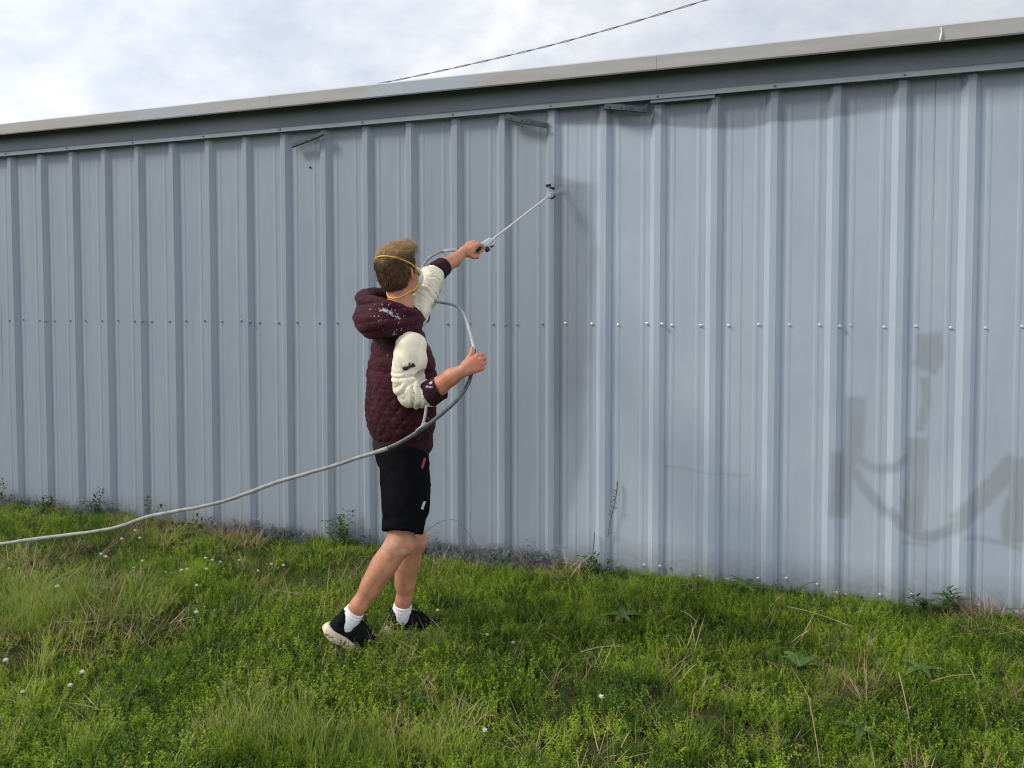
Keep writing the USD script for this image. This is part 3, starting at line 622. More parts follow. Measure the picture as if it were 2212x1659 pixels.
def ring(py, x0, x1, z, b):
    """a level of the trunk: photo outline x0..x1 at row py, half breadth b across the body"""
    c = A((x0 + x1) / 2, py, z); half = (x1 - x0) / 2 * z * K / FOC
    c_, s_ = math.cos(FACE_YAW), math.sin(FACE_YAW)
    a = math.sqrt(max(half ** 2 - (b * s_) ** 2, 0.06 ** 2)) / c_
    return c, a, b
def stack(F, rings, k=0.02):
    rings = sorted(rings, key=lambda r: r[0][2]); zs = np.array([r[0][2] for r in rings])
    from scipy.interpolate import PchipInterpolator as PI
    fx, fy, fa, fbb = (PI(zs, v) for v in ([r[0][0] for r in rings], [r[0][1] for r in rings], [r[1] for r in rings], [r[2] for r in rings]))
    def fn(P):
        z = np.clip(P[..., 2], zs[0], zs[-1]); zz = z[0, 0]          # z varies along the last axis only
        cx, cy, a, b = fx(zz), fy(zz), fa(zz), fbb(zz)
        u = ((P[..., 0] - cx) * BF[0] + (P[..., 1] - cy) * BF[1]) / a; w = ((P[..., 0] - cx) * BL[0] + (P[..., 1] - cy) * BL[1]) / b
        l = (np.abs(u) ** 2.3 + np.abs(w) ** 2.3) ** (1 / 2.3); d = (l - 1) * np.minimum(a, b) * 0.9
        return np.maximum(d, np.maximum(zs[0] - P[..., 2], P[..., 2] - zs[-1])).astype(np.float32)
    ext = max(max(r[1], r[2]) for r in rings); cc = np.array([r[0] for r in rings])
    return F.add(fn, cc.min(0) - [ext, ext, 0], cc.max(0) + [ext, ext, 0], k)
VR = [ring(944, 803, 934, 3.27, 0.165), ring(925, 795, 938, 3.27, 0.180), ring(900, 791, 942, 3.27, 0.185), ring(870, 788, 943, 3.27, 0.19), ring(840, 790, 943, 3.27, 0.195), ring(800, 793, 940, 3.27, 0.20),
      ring(770, 795, 936, 3.27, 0.205), ring(742, 798, 926, 3.275, 0.20), ring(715, 806, 912, 3.28, 0.17), ring(690, 822, 905, 3.285, 0.12)]
vest = Field(A(780, 985, 3.27) - [0.25, 0.3, 0.06], A(950, 640, 3.27) + [0.25, 0.35, 0.06], 0.005)
stack(vest, VR)
vest.cap(A(890, 740, 3.16), A(872, 705, 3.22), 0.050, 0.072, 0.03)
vest.cap(L_SH, A(874, 702, 3.32), 0.074, 0.078, 0.03)
vm = relax(vest.mesh(), 3)
def quilt(m):
    """puffed channels: level seams on the yoke, crossing diagonal seams below"""
    P = np.asarray(m.vertices); c = VR[4][0]
    th = np.arctan2((P - c) @ BL, (P - c) @ BF) * 0.19; z = P[:, 2]
    zt = A(866, 825, 3.27)[2]
    cell = 0.062
    d1 = np.abs(((z - zt) / cell + 200.5) % 1 - 0.5) * cell                   # level seams
    q1, q2 = (z - zt) * 0.75 + th, (z - zt) * 0.75 - th
    cd = 0.060
    d2 = np.minimum(np.abs((q1 / cd + 200.5) % 1 - 0.5), np.abs((q2 / cd + 200.5) % 1 - 0.5)) * cd
    low = 1 - sstep(z, zt - 0.012, zt + 0.012)
    d = d1 * (1 - low) + d2 * low
    puff = np.sqrt(np.clip(d / 0.026, 0, 1)) * 0.0058 * (0.5 + 1.0 * meshkit.fbm(P * 7, 2, 12))
    wr = fb(P, 8, 2, 3) * 0.026 + fb(P, 17, 3, 4) * 0.010 + fb(P * [1, 1, 2.2], 34, 2, 6) * 0.0065
    return puff - 0.006 + wr, 1 - sstep(d, 0.0, 0.006)
dq, st = quilt(vm); vm = bump_along(vm, dq)
P = np.asarray(vm.vertices)
def specks(P, scale, thr, seed):
    n = meshkit.fbm(P * scale, 2, seed); return sstep(n, thr, thr + 0.03)
SPC = A(862, 728, 3.10)
spv = specks(P, 120, 0.76, 3) * (1 - sstep(np.linalg.norm(P - SPC, axis=1), 0.05, 0.17)) + specks(P, 120, 0.90, 9) * 0.5
hoodie = obj('hoodie', vm, maroon, person, smooth=True, attrs={'splat': np.clip(spv, 0, 1), 'stitch': st})
# waistband: ribbed knit
wb = Field(A(790, 990, 3.27) - [0.2, 0.25, 0.03], A(950, 930, 3.27) + [0.2, 0.28, 0.03], 0.005)
stack(wb, [ring(974, 808, 928, 3.27, 0.150), ring(958, 806, 934, 3.27, 0.158), ring(944, 806, 934, 3.27, 0.16), ring(936, 802, 934, 3.27, 0.163)])
wm = relax(wb.mesh(), 2); P = np.asarray(wm.vertices); th = np.arctan2((P - HIP) @ BL, (P - HIP) @ BF)
wm = bump_along(wm, np.sin(th * 90) * 0.0012 + fb(P, 20, 2, 2) * 0.006)
obj('waistband', wm, knit, hoodie, smooth=True, attrs={'splat': np.zeros(len(P))})
# hood lying on the shoulders: thick folded cloth round the back of the neck, hollow inside
hd = Field(A(755, 750, 3.2) - [0.1, 0.15, 0.05], A(930, 610, 3.3) + [0.1, 0.25, 0.06], 0.0042)
ringpts = [A(903, 690, 3.19), A(878, 678, 3.125), A(840, 668, 3.085), A(804, 658, 3.12), A(786, 648, 3.22), A(800, 638, 3.35), A(840, 640, 3.42), A(880, 650, 3.44)]
rp = spline(ringpts, 22)
hd.chain(rp, np.interp(np.linspace(0, 1, 22), [0, 0.25, 0.5, 0.75, 1], [0.022, 0.032, 0.034, 0.034, 0.03]), 0.02)
low = [A(895, 708, 3.16), A(860, 704, 3.10), A(824, 700, 3.07), A(800, 692, 3.14), A(796, 686, 3.26), A(815, 680, 3.38)]
hd.chain(spline(low, 14), np.interp(np.linspace(0, 1, 14), [0, 0.4, 0.6, 1], [0.03, 0.058, 0.058, 0.045]), 0.03)
hd.ell(A(822, 704, 3.17), np.stack([dirv(1, 0, 0), dirv(0, 0, 1), ZUP]), (0.075, 0.10, 0.048), 0.03)
hd.ell(A(856, 640, 3.27), np.stack([dirv(1, 0, 0), dirv(0, 0, 1), ZUP]), (0.088, 0.125, 0.062), 0.015, 'cut')
hm = relax(hd.mesh(), 3); P = np.asarray(hm.vertices)
hc = A(850, 660, 3.27); th = np.arctan2((P - hc) @ fwd0, (P - hc) @ RIGHT)
fold = np.abs(((P[:, 2] + 0.02 * np.sin(th * 2)) / 0.042 + 100.3) % 1 - 0.5) * 0.042
dsp = np.sqrt(np.clip(fold / 0.018, 0, 1)) * 0.006 - 0.004 + fb(P, 18, 3, 1) * 0.014 + fb(P, 45, 2, 2) * 0.006
hm = bump_along(hm, dsp); P = np.asarray(hm.vertices)
stk = seg_dist(P, A(822, 664, 3.04), A(866, 692, 3.05))
wob = meshkit.fbm(P * 80, 2, 6)
camdir = unit(A(840, 700, 3.0) - EYE)
frontish = ((P - A(840, 690, 3.19)) @ camdir) < 0.0
spl = np.maximum(sstep(wob, 0.50, 0.56) * (1 - sstep(stk, 0.003, 0.015)), specks(P, 140, 0.74, 3) * (1 - sstep(seg_dist(P, A(830, 672, 3.04), A(880, 715, 3.06)), 0.03, 0.085))) * frontish
obj('hood', hm, maroon, hoodie, smooth=True, attrs={'splat': np.clip(spl, 0, 1), 'stitch': 1 - sstep(fold, 0.0, 0.005)})
# sleeves
def sleeve(pts, rs, end, endn, seed, crease_from, camp=3.05):
    pts = np.asarray(pts); s = Field(pts.min(0) - 0.14, pts.max(0) + 0.14, 0.0042)
    s.chain(pts, rs, 0.03).plane(end, endn, 0.105)
    m = relax(s.mesh(), 3); P = np.asarray(m.vertices)
    # creases run round the arm and crowd towards the elbow and cuff
    seg = np.array([np.linalg.norm(b - a) for a, b in zip(pts[:-1], pts[1:])]); acc = np.concatenate([[0], np.cumsum(seg)])
    best = np.full(len(P), 9.0); tt = np.zeros(len(P))
    for i, (a, b) in enumerate(zip(pts[:-1], pts[1:])):
        d = b - a; t = np.clip(((P - a) @ d) / (d @ d), 0, 1); dist = np.linalg.norm(P - a - t[:, None] * d, axis=1)
        w = dist < best; best[w] = dist[w]; tt[w] = acc[i] + t[w] * seg[i]
    warp = fb(P, 7, 2, seed) * 0.10 + fb(P, 22, 2, seed + 9) * 0.012
    cr = np.abs(((tt + warp) / 0.029 + 50) % 1 - 0.5) * 2
    amt = sstep(tt, crease_from[0], crease_from[1])
    fold_ = np.sqrt(1 - np.clip(cr, 0, 1)) - 0.6
    d = fold_ * 0.0105 * amt * (0.35 + 1.3 * meshkit.fbm(P * 11, 2, seed + 3)) + fb(P, 22, 3, seed + 1) * 0.005 + fb(P, 8, 2, seed + 5) * 0.022 + (np.abs(fb(P @ np.array([[1, 0, 0.5], [0, 1, 0.2], [0.4, 0, 0.5]]), 20, 2, seed + 7)) - 0.1) * 0.026
    return bump_along(m, d), tt
CUF_R0, CUF_R1 = A(925, 852, 3.045), A(951, 838, 3.03)
rs_m, tt = sleeve([A(885, 752, 3.075), A(884, 790, 3.062), A(885, 826, 3.065), A(893, 846, 3.055), A(926, 850, 3.045)], [0.064, 0.066, 0.065, 0.061, 0.052], A(927, 850, 3.045), CUF_R1 - CUF_R0, 4, (0.07, 0.14))
P = np.asarray(rs_m.vertices)
tear = (1 - sstep(seg_dist(P, A(874, 794, 2.998), A(892, 790, 2.998)) + fb(P, 70, 2, 1) * 0.035, 0.006, 0.013))
stain = specks(P, 80, 0.79, 14) * 0.8 * sstep(tt, 0.1, 0.2) + specks(P, 40, 0.66, 5) * 0.5 * (1 - sstep(np.linalg.norm(P - A(915, 870, 3.0), axis=1), 0.03, 0.07))
obj('sleeve', rs_m, cream, hoodie, smooth=True, attrs={'splat': np.clip(tear + stain, 0, 1)})
CUF_L0, CUF_L1 = A(940, 590, 3.61), A(959, 573, 3.66)
ls_m, tt = sleeve([A(893, 682, 3.40), A(912, 640, 3.49), A(926, 612, 3.565), A(942, 588, 3.615)], [0.074, 0.070, 0.065, 0.056], CUF_L0, CUF_L1 - CUF_L0, 9, (0.05, 0.12))
P = np.asarray(ls_m.vertices)
obj('sleeve', ls_m, cream, hoodie, smooth=True, attrs={'splat': np.clip(specks(P, 90, 0.80, 21) * 0.8, 0, 1)})
def cuff(a, b, r0, r1, seed):
    d = unit(b - a); s = Field(np.minimum(a, b) - 0.1, np.maximum(a, b) + 0.1, 0.0035)
    s.cap(a - d * 0.03, b + d * 0.03, r0, r1, 0.01).plane(b, d).plane(a, -d)
    s.cap(a + d * 0.5 * np.linalg.norm(b - a), b + d * 0.05, r1 - 0.007, r1 - 0.007, 0.004, 'cut')
    m = relax(s.mesh(), 3); P = np.asarray(m.vertices); u = unit(np.cross(d, ZUP)); w = np.cross(d, u); th = np.arctan2((P - a) @ w, (P - a) @ u)
    return bump_along(m, np.sin(th * 34) * 0.0010 + fb(P, 24, 2, seed) * 0.008)
cm = cuff(CUF_R0, A(952, 836, 3.03), 0.058, 0.052, 3); P = np.asarray(cm.vertices)
obj('cuff', cm, knit, hoodie, smooth=True, attrs={'splat': specks(P, 60, 0.64, 31) * (1 - sstep(np.linalg.norm(P - A(936, 836, 2.98), axis=1), 0.02, 0.05))})
cm = cuff(CUF_L0, A(959, 573, 3.66), 0.057, 0.045, 5)
obj('cuff', cm, knit, hoodie, smooth=True, attrs={'splat': np.zeros(len(cm.vertices))})

# ---- shorts
black = cloth('black_jersey', {'n': ('noise_texture', {'scale': 10.0, 'detail': 4.0}), 'r': ('rgb_ramp', {'ramp': [(0.3, (0.0035, 0.0036, 0.0046)), (0.7, (0.0055, 0.0057, 0.0070))]})},
              [('g.position', 'n.vector'), ('n.fac', 'r.fac'), ('r.color', 'p.base_color')], rough=0.8, sheen=0.0, spec=0.04)
def leg_short(kn0, kn1, hem, hemn, r, seed):
    s = Field(np.min([kn0, kn1, HIP], 0) - 0.2, np.max([kn0, kn1, HIP], 0) + 0.2, 0.006)
    return s
sh = Field(A(800, 1175, 3.2) - [0.18, 0.25, 0.05], A(940, 945, 3.3) + [0.18, 0.28, 0.05], 0.0052)
stack(sh, [ring(1010, 815, 927, 3.27, 0.155), ring(985, 811, 926, 3.27, 0.16), ring(960, 809, 924, 3.27, 0.155)], 0.03)
nearleg = sh.blank()
nearleg.chain([A(867, 985, 3.19), A(876, 1040, 3.16), A(878, 1085, 3.125), A(867, 1165, 3.06)], [0.098, 0.100, 0.098, 0.081], 0.03).plane(A(868, 1150, 3.09), A(864, 1180, 3.07) - A(868, 1150, 3.09))
farleg = sh.blank()
farleg.chain([A(874, 985, 3.35), A(886, 1050, 3.38), A(890, 1140, 3.35)], [0.085, 0.088, 0.070], 0.03).plane(A(892, 1122, 3.34), dirv(0.1, -1, 0))
for o in (nearleg, farleg):
    kk = 0.02; hh = np.clip(0.5 + 0.5 * (sh.f - o.f) / kk, 0, 1); sh.f = sh.f + (o.f - sh.f) * hh - kk * hh * (1 - hh)
sh.plane(A(870, 950, 3.27), ZUP)
sm = relax(sh.mesh(), 3); P = np.asarray(sm.vertices)
fold = np.sin((P @ dirv(0.25, 0.9, 0.2)) * 55 + fb(P, 8, 2, 3) * 9) * sstep(-P[:, 2], -A(870, 1090, 3.1)[2], -A(870, 1130, 3.1)[2])
sm = bump_along(sm, fb(P, 9, 3, 8) * 0.020 + fb(P, 26, 2, 4) * 0.006 + fold * 0.0028)
shorts = obj('shorts', sm, black, person, smooth=True)
sm_t = trimesh.Trimesh(sm.vertices, sm.faces, process=False)
def decal(name, poly, material, parent, target, lift=0.0025, thick=0.001):
    """a small flat print laid on a garment: photo outline projected along the sight line onto the cloth"""
    pts = np.array([ray(x, y) for x, y in poly]); loc, ri, _ = target.ray.intersects_location(np.tile(EYE, (len(pts), 1)), pts, multiple_hits=False)
    if len(loc) < len(pts): print('decal missed', name); return
    loc = loc[np.argsort(ri)]; c = loc.mean(0); out = loc - unit(c - EYE) * lift
    F = [[0, i, i + 1] for i in range(1, len(out) - 1)]; back = out + unit(c - EYE) * thick; n = len(out)
    V = np.vstack([out, back]); F += [[n, n + i + 1, n + i] for i in range(1, n - 1)] + [[i, n + i, (i + 1) % n] for i in range(n)] + [[(i + 1) % n, n + i, n + (i + 1) % n] for i in range(n)]
    return obj(name, (V, np.array(F)), material, parent)
M['print_white'] = plain('print_grey_white', (0.50, 0.52, 0.50), 0.6, noise=(60, (0.30, 0.33, 0.31)))
M['print_red'] = plain('pocket_lining_red', (0.42, 0.05, 0.06), 0.7, noise=(60, (0.25, 0.03, 0.04)))
decal('logo', [(914, 1084), (921, 1082), (917, 1092), (915, 1101), (909, 1099)], M['print_white'], shorts, sm_t)
decal('pocket_lining', [(916, 988), (921, 991), (917, 1003), (913, 1014), (910, 1008)], M['print_red'], shorts, sm_t)

# ---- socks and shoes
M['sock'] = cloth('white_sock', {'c': ('noise_texture', {'scale': 60.0}), 'r': ('rgb_ramp', {'ramp': [(0.3, (0.72, 0.71, 0.74)), (0.7, (0.80, 0.79, 0.82))]})}, [('g.position', 'c.vector'), ('c.fac', 'r.fac'), ('r.color', 'p.base_color')])
M['shoe'] = cloth('black_mesh_upper', {'c': ('noise_texture', {'scale': 30.0, 'detail': 4.0}), 'r': ('rgb_ramp', {'ramp': [(0.35, (0.004, 0.004, 0.005)), (0.75, (0.014, 0.014, 0.016))]})},
                  [('g.position', 'c.vector'), ('c.fac', 'r.fac'), ('r.color', 'p.base_color')], rough=0.7, sheen=0.0, spec=0.08, weave=500)
M['sole'] = plain('cream_sole', (0.60, 0.50, 0.36), 0.6, noise=(38.0, (0.66, 0.57, 0.43)))
mudsole = mat('muddy_cream_sole', {'g': POS, 'p': ('principled_bsdf', {'roughness': 0.65}), 'n': ('noise_texture', {'scale': 45.0, 'detail': 5.0, 'roughness': 0.7}),
                                   'r': ('rgb_ramp', {'ramp': [(0.0, (0.62, 0.52, 0.38)), (0.56, (0.66, 0.56, 0.42)), (0.60, (0.20, 0.09, 0.04)), (1.0, (0.14, 0.06, 0.03))]})},
              [('g.position', 'n.vector'), ('n.fac', 'r.fac'), ('r.color', 'p.base_color')])
M['lace'] = plain('black_lace', (0.012, 0.012, 0.014), 0.7)
def sock(an, up, foot):
    s = Field(an - 0.13, an + 0.13, 0.0045); top = an + up * 0.034
    s.chain([an + up * 0.07, an, an * .4 + foot * .6], [0.0405, 0.0400, 0.042], 0.02).plane(top, up)
    m = relax(s.mesh(), 3); P = np.asarray(m.vertices)
    return bump_along(m, fb(P, 40, 2, 3) * 0.004 + 0.0018 * np.sin((P @ up) * 420) * sstep(P @ up, top @ up - 0.04, top @ up - 0.01))
def shoe(heel, toe, upv, an, length, lab):
    """local frame: x heel->toe, z up from the sole"""
    X = unit(toe - heel); Z = unit(upv - X * (upv @ X)); Y = np.cross(Z, X); L = length
    o = heel
    def Q(x, y, z): return o + X * x * L + Y * y + Z * z
    lo, hi = np.min([Q(-.1, -.08, -.06), Q(1.15, .08, .2), Q(-.1, .08, .2), Q(1.15, -.08, -.06)], 0) - .06, np.max([Q(-.1, -.08, -.06), Q(1.15, .08, .2), Q(-.1, .08, .2), Q(1.15, -.08, -.06)], 0) + .06
    ax = np.stack([X, Y, Z]); side = 1
    up_ = Field(lo, hi, 0.004)
    up_.cap(Q(0.13, 0, 0.052), Q(0.45, 0, 0.045), 0.037, 0.040, 0.02); up_.cap(Q(0.45, 0, 0.045), Q(0.80, 0, 0.028), 0.041, 0.036, 0.02); up_.ell(Q(0.84, 0, 0.022), ax, (0.042, 0.042, 0.028), 0.02)
    up_.cap(Q(0.08, 0, 0.04), Q(0.10, 0, 0.088), 0.032, 0.030, 0.015); up_.cap(Q(0.30, 0, 0.085), Q(0.52, 0, 0.062), 0.030, 0.030, 0.02); up_.cap(Q(0.02, 0, 0.09), Q(-0.01, 0, 0.112), 0.012, 0.006, 0.015)
    up_.ell(Q(0.21, 0, 0.125), ax, (0.052, 0.030, 0.05), 0.008, 'cut'); up_.plane(Q(0, 0, 0.004), -Z)
    um = relax(up_.mesh(), 3); P = np.asarray(um.vertices)
    um = bump_along(um, fb(P, 40, 2, 7) * 0.005)
    sp = obj('shoe', um, M['shoe'], person, smooth=True, label=lab)
    so = Field(lo, hi, 0.004)
    so.cap(Q(0.11, 0, 0.005), Q(0.45, 0, 0.0), 0.045, 0.044, 0.02); so.cap(Q(0.45, 0, 0.0), Q(0.82, 0, 0.006), 0.046, 0.042, 0.02); so.cap(Q(0.02, 0, 0.006), Q(0.10, 0, 0.006), 0.030, 0.040, 0.02)
    P = so.block(so.lo, so.lo + so.h * (so.n - 1))[1]; xl = ((P - o) @ X) / L; zl = (P - o) @ Z
    top = 0.030 - 0.016 * sstep(xl, 0.1, 0.7) + 0.012 * sstep(xl, 0.85, 1.05); bot = -0.016 + 0.016 * np.clip((xl - 0.66) / 0.4, 0, 1) ** 2 + 0.014 * np.clip((0.12 - xl) / 0.2, 0, 1) ** 2
    so.f = np.maximum(so.f, np.maximum(zl - top, bot - zl)).astype(np.float32)
    obj('sole', relax(so.mesh(), 2), mudsole if 'raised' in lab else M['sole'], sp, smooth=True)
    for sgn in (-1, 1):
        obj('lace', tube(spline([Q(0.40, 0.0, 0.112), Q(0.38, 0.016 * sgn, 0.126), Q(0.43, 0.030 * sgn, 0.118), Q(0.47, 0.02 * sgn, 0.100)], 9), 0.0026, 6), M['lace'], sp, smooth=True)
    for k in range(3):
        x = 0.44 + 0.07 * k; obj('lace', tube(spline([Q(x, -0.028, 0.078 - 0.010 * k), Q(x + .03, 0, 0.100 - 0.013 * k), Q(x + 0.06, 0.028, 0.075 - 0.010 * k)], 7), 0.0026, 6), M['lace'], sp, smooth=True)
RSX = unit(R_TOE - R_HEEL)
shoe(R_HEEL, R_TOE, unit(R_KN - R_AN), R_AN, 0.285 * K, 'rear shoe with its heel raised and a muddy cream sole')
shoe(L_HEEL, L_TOE, ZUP, L_AN, 0.285 * K, 'front shoe flat in the grass')
obj('sock', sock(R_AN + unit(R_AN - R_KN) * 0.005, unit(R_KN - R_AN), R_HEEL + unit(R_TOE - R_HEEL) * 0.06 + unit(R_KN - R_AN) * 0.045), M['sock'], person, smooth=True)
obj('sock', sock(L_AN + unit(L_AN - L_KN) * 0.005, unit(L_KN - L_AN), L_HEEL + unit(L_TOE - L_HEEL) * 0.06 + ZUP * 0.045), M['sock'], person, smooth=True)

# ---- hair: a soft cap of short hair under combed strands
hairmat = mat('hair', {'g': POS, 'p': ('principled_bsdf', {'roughness': 0.55, 'specular_ior_level': 0.35}), 'a': ('attribute', {'attribute': 'blond'}),
                       'n': ('noise_texture', {'scale': 60.0, 'detail': 3.0}), 'm0': ('math', {'math_type': 'multiply_add', 'value2': 0.6, 'value3': -0.3}), 'ad': ('math', {'math_type': 'add'}),
                       'r': ('rgb_ramp', {'ramp': [(0.0, (0.044, 0.023, 0.011)), (0.40, (0.125, 0.070, 0.035)), (1.0, (0.48, 0.305, 0.150))]})},
              [('g.position', 'n.vector'), ('n.fac', 'm0.value1'), ('m0.value', 'ad.value1'), ('a.fac', 'ad.value2'), ('ad.value', 'r.fac'), ('r.color', 'p.base_color')])
hf = Field(HC - 0.19, HC + 0.19, 0.0042)
hf.ell(H(-0.014, 0, 0.022), HAX, (0.105, 0.0835, 0.098), 0.01); hf.ell(H(-0.040, 0, -0.035), HAX, (0.062, 0.068, 0.062), 0.03)
hf.ell(H(0.040, 0, 0.092), HAX, (0.058, 0.066, 0.028), 0.03)
Pg = hf.block(hf.lo, hf.lo + hf.h * (hf.n - 1))[1]; loc = (Pg - HC) @ HAX.T
fl, ll, ul = loc[..., 0], np.abs(loc[..., 1]), loc[..., 2]
# hairline: forehead, in front of and behind the ears, nape
line = np.where(fl > 0.035, 0.066 - 0.25 * (0.085 - fl), np.interp(fl, [-0.09, -0.05, -0.028, -0.018, 0.012, 0.022, 0.035], [-0.098, -0.092, -0.070, 0.016, 0.016, -0.022, 0.050]))
hf.f = np.maximum(hf.f, (line - ul).astype(np.float32))
hm_ = relax(hf.mesh(), 3); P = np.asarray(hm_.vertices); L0 = (P - HC) @ HAX.T; hm_ = bump_along(hm_, fb(P, 26, 3, 2) * 0.006 + fb(L0 * [1.0, 2.2, 0.7] * 1.0, 70, 2, 5) * 0.004 * sstep(L0[:, 2], 0.0, 0.06))
P = np.asarray(hm_.vertices); L3 = (P - HC) @ HAX.T
def blond(L): return np.clip(0.34 + 0.62 * sstep(L[..., 2], 0.035, 0.11) + 0.22 * sstep(L[..., 0], 0.0, 0.09) * sstep(L[..., 2], 0.0, 0.06), 0, 1)
hair = obj('hair', hm_, hairmat, person, smooth=True, attrs={'blond': blond(L3) * 0.45})
N_ = normals(hm_); samp = RNG.choice(len(P), 17000); whorl = np.array([-0.085, 0.012, 0.058])
pts_all, wid, bl = [], [], []
L0 = (P - HC) @ HAX.T; LOCK = np.stack([fb(L0 + 3.1 * q, 42, 2, 50 + q) for q in range(3)], 1) * 2.2; TINT = fb(L0 + 7.7, 75, 2, 61) * 0.5
for si in samp:
    p, n = P[si], N_[si]; l = (p - HC) @ HAX.T
    if n @ unit(p - HC) < 0.1 and RNG.random() < 0.7: continue
    jit = RNG.normal(0, 0.0012, 3); p = p + jit - n * (jit @ n)
    a = l - whorl; a = a / (np.linalg.norm(a) + 1e-6)
    down = np.array([0.10, 0.0, -1.0]); top = sstep(l[2], 0.02, 0.075)
    fl_ = a * (0.5 + 0.7 * top) + down * (1 - top) * 0.9 + np.array([0.55, 0.35, 0.15]) * top + np.cross(a, [0, 0, 1]) * 0.25 + LOCK[si] * 0.25 + RNG.normal(0, 0.13, 3)
    wdir = unit(fl_ @ HAX); wdir = unit(wdir - n * (wdir @ n)); Lh = (0.013 + 0.028 * top) * RNG.uniform(0.6, 1.4); lift = RNG.uniform(0.0005, 0.004) + (0.006 * RNG.random() + 0.004 * max(LOCK[si][0], 0)) * top + (RNG.random() < 0.02) * 0.008
    t = np.linspace(0, 1, 5)[:, None]
    c = p - n * 0.002 + wdir * Lh * t + n * (lift * np.sin(t * 2.4) - Lh ** 2 / 0.18 * t ** 2)
    pts_all.append(c); wid.append(np.array([0.0010, 0.0010, 0.0009, 0.0007, 0.0003])); bl.append(blond((c - HC) @ HAX.T) + TINT[si] + RNG.normal(0, 0.14))
cv = UsdGeom.BasisCurves.Define(stage, numbered(str(hair.GetPath()), 'hair_strand'))
cv.CreateTypeAttr('linear'); cv.CreatePointsAttr(Vt.Vec3fArray.FromNumpy(np.vstack(pts_all).astype(np.float32)))
cv.CreateCurveVertexCountsAttr(Vt.IntArray.FromNumpy(np.full(len(pts_all), 5, np.int32)))
cv.CreateWidthsAttr(Vt.FloatArray.FromNumpy(np.concatenate(wid).astype(np.float32))); cv.SetWidthsInterpolation('vertex')
UsdGeom.PrimvarsAPI(cv).CreatePrimvar('blond', Sdf.ValueTypeNames.FloatArray, 'vertex').Set(Vt.FloatArray.FromNumpy(np.concatenate(bl).astype(np.float32)))
UsdShade.MaterialBindingAPI.Apply(cv.GetPrim()).Bind(hairmat); tag(cv.GetPrim(), kind='stuff')
# ---- eyes brows are hidden by the head's turn; respirator with two yellow bands
M['mask'] = plain('white_respirator', (0.74, 0.75, 0.76), 0.85, bump=(300, 0.3, 0.001))
M['band'] = plain('yellow_elastic', (0.72, 0.50, 0.035), 0.6)
rf = Field(H(0.08, 0, -0.05) - 0.12, H(0.08, 0, -0.05) + 0.12, 0.004)
rf.ell(H(0.082, 0, -0.052), HAX, (0.050, 0.060, 0.058), 0.01); rf.ell(H(0.050, 0, -0.055), HAX, (0.046, 0.052, 0.050), 0.004, 'cut'); rf.plane(H(0.060, 0, -0.05), -HF)
resp = obj('respirator', relax(rf.mesh(), 3), M['mask'], person, smooth=True)
hair_t = trimesh.Trimesh(np.vstack([hm_.vertices, whole.vertices]), np.vstack([hm_.faces, np.asarray(whole.faces) + len(hm_.vertices)]), process=False)
def band(pts, lift, w=0.0036):
    """a flat elastic laid over the head: directions from the head's centre, dropped on its surface"""
    c = spline(np.array([H(*p) for p in pts]), 34); o = HC; out = []
    for p in c:
        d = unit(p - o); far = o + d * 0.3
        loc, _, _ = hair_t.ray.intersects_location([far], [-d], multiple_hits=False); out.append((loc[0] if len(loc) and np.linalg.norm(loc[0] - p) < 0.06 else p) + d * lift)
    out = np.array(out)
    for _ in range(3): out[1:-1] = out[1:-1] * 0.5 + (out[:-2] + out[2:]) * 0.25
    m = tube(out, w, 8); return m
obj('strap', band([(0.062, -0.060, -0.034), (0.035, -0.074, -0.004), (-0.02, -0.090, 0.034), (-0.075, -0.072, 0.072), (-0.108, -0.02, 0.090), (-0.10, 0.04, 0.080), (-0.04, 0.085, 0.04), (0.03, 0.078, -0.0), (0.07, 0.055, -0.03)], 0.0055), M['band'], resp, smooth=True)
obj('strap', band([(0.066, -0.052, -0.075), (0.03, -0.062, -0.088), (-0.02, -0.066, -0.098), (-0.065, -0.045, -0.10), (-0.080, 0.0, -0.10), (-0.065, 0.045, -0.10), (-0.01, 0.066, -0.095), (0.066, 0.052, -0.075)], 0.0045), M['band'], resp, smooth=True)

# ------------------------------------------------------------------ spray gun
M['alu'] = plain('worn_aluminium', (0.74, 0.75, 0.77), 0.34, 0.55, noise=(90, (0.50, 0.51, 0.53)))
M['white_tube'] = plain('paint_dusted_tube', (0.46, 0.47, 0.45), 0.45, 0.2, noise=(50, (0.58, 0.58, 0.55)))
M['black_plastic'] = plain('black_plastic', (0.012, 0.013, 0.018), 0.4)
gun = thing('paint_sprayer', 'airless paint spray gun with long pale extension wand held out towards the wall', 'spray gun')
G0 = A(1041, 531, 3.86); NOZ = A(1185, 424, 4.10)
GX = unit(A(1066, 517, 3.88) - A(1035, 538, 3.84)); WX = unit(NOZ - A(1062, 520, 3.885)); GY = unit(np.cross(ZUP, GX)); GZ = np.cross(GX, GY)
def gbox(lo, hi, name, m, bev=0.002, parent=gun):
    b = trimesh.creation.icosphere(1, bev); lo, hi = np.asarray(lo) * 1.25 + bev, np.asarray(hi) * 1.25 - bev
    pts = np.vstack([b.vertices + c for c in trimesh.bounds.corners([lo, hi])]); mm = trimesh.Trimesh(pts).convex_hull
    return obj(name, frame_mesh(mm, GX, GY, GZ, G0), m, parent, smooth=40)
gbox((-0.012, -0.011, -0.010), (0.050, 0.011, 0.012), 'gun_body', M['alu'], 0.004)
gbox((-0.030, -0.009, -0.012), (-0.010, 0.009, 0.010), 'rear_housing', M['black_plastic'], 0.004)
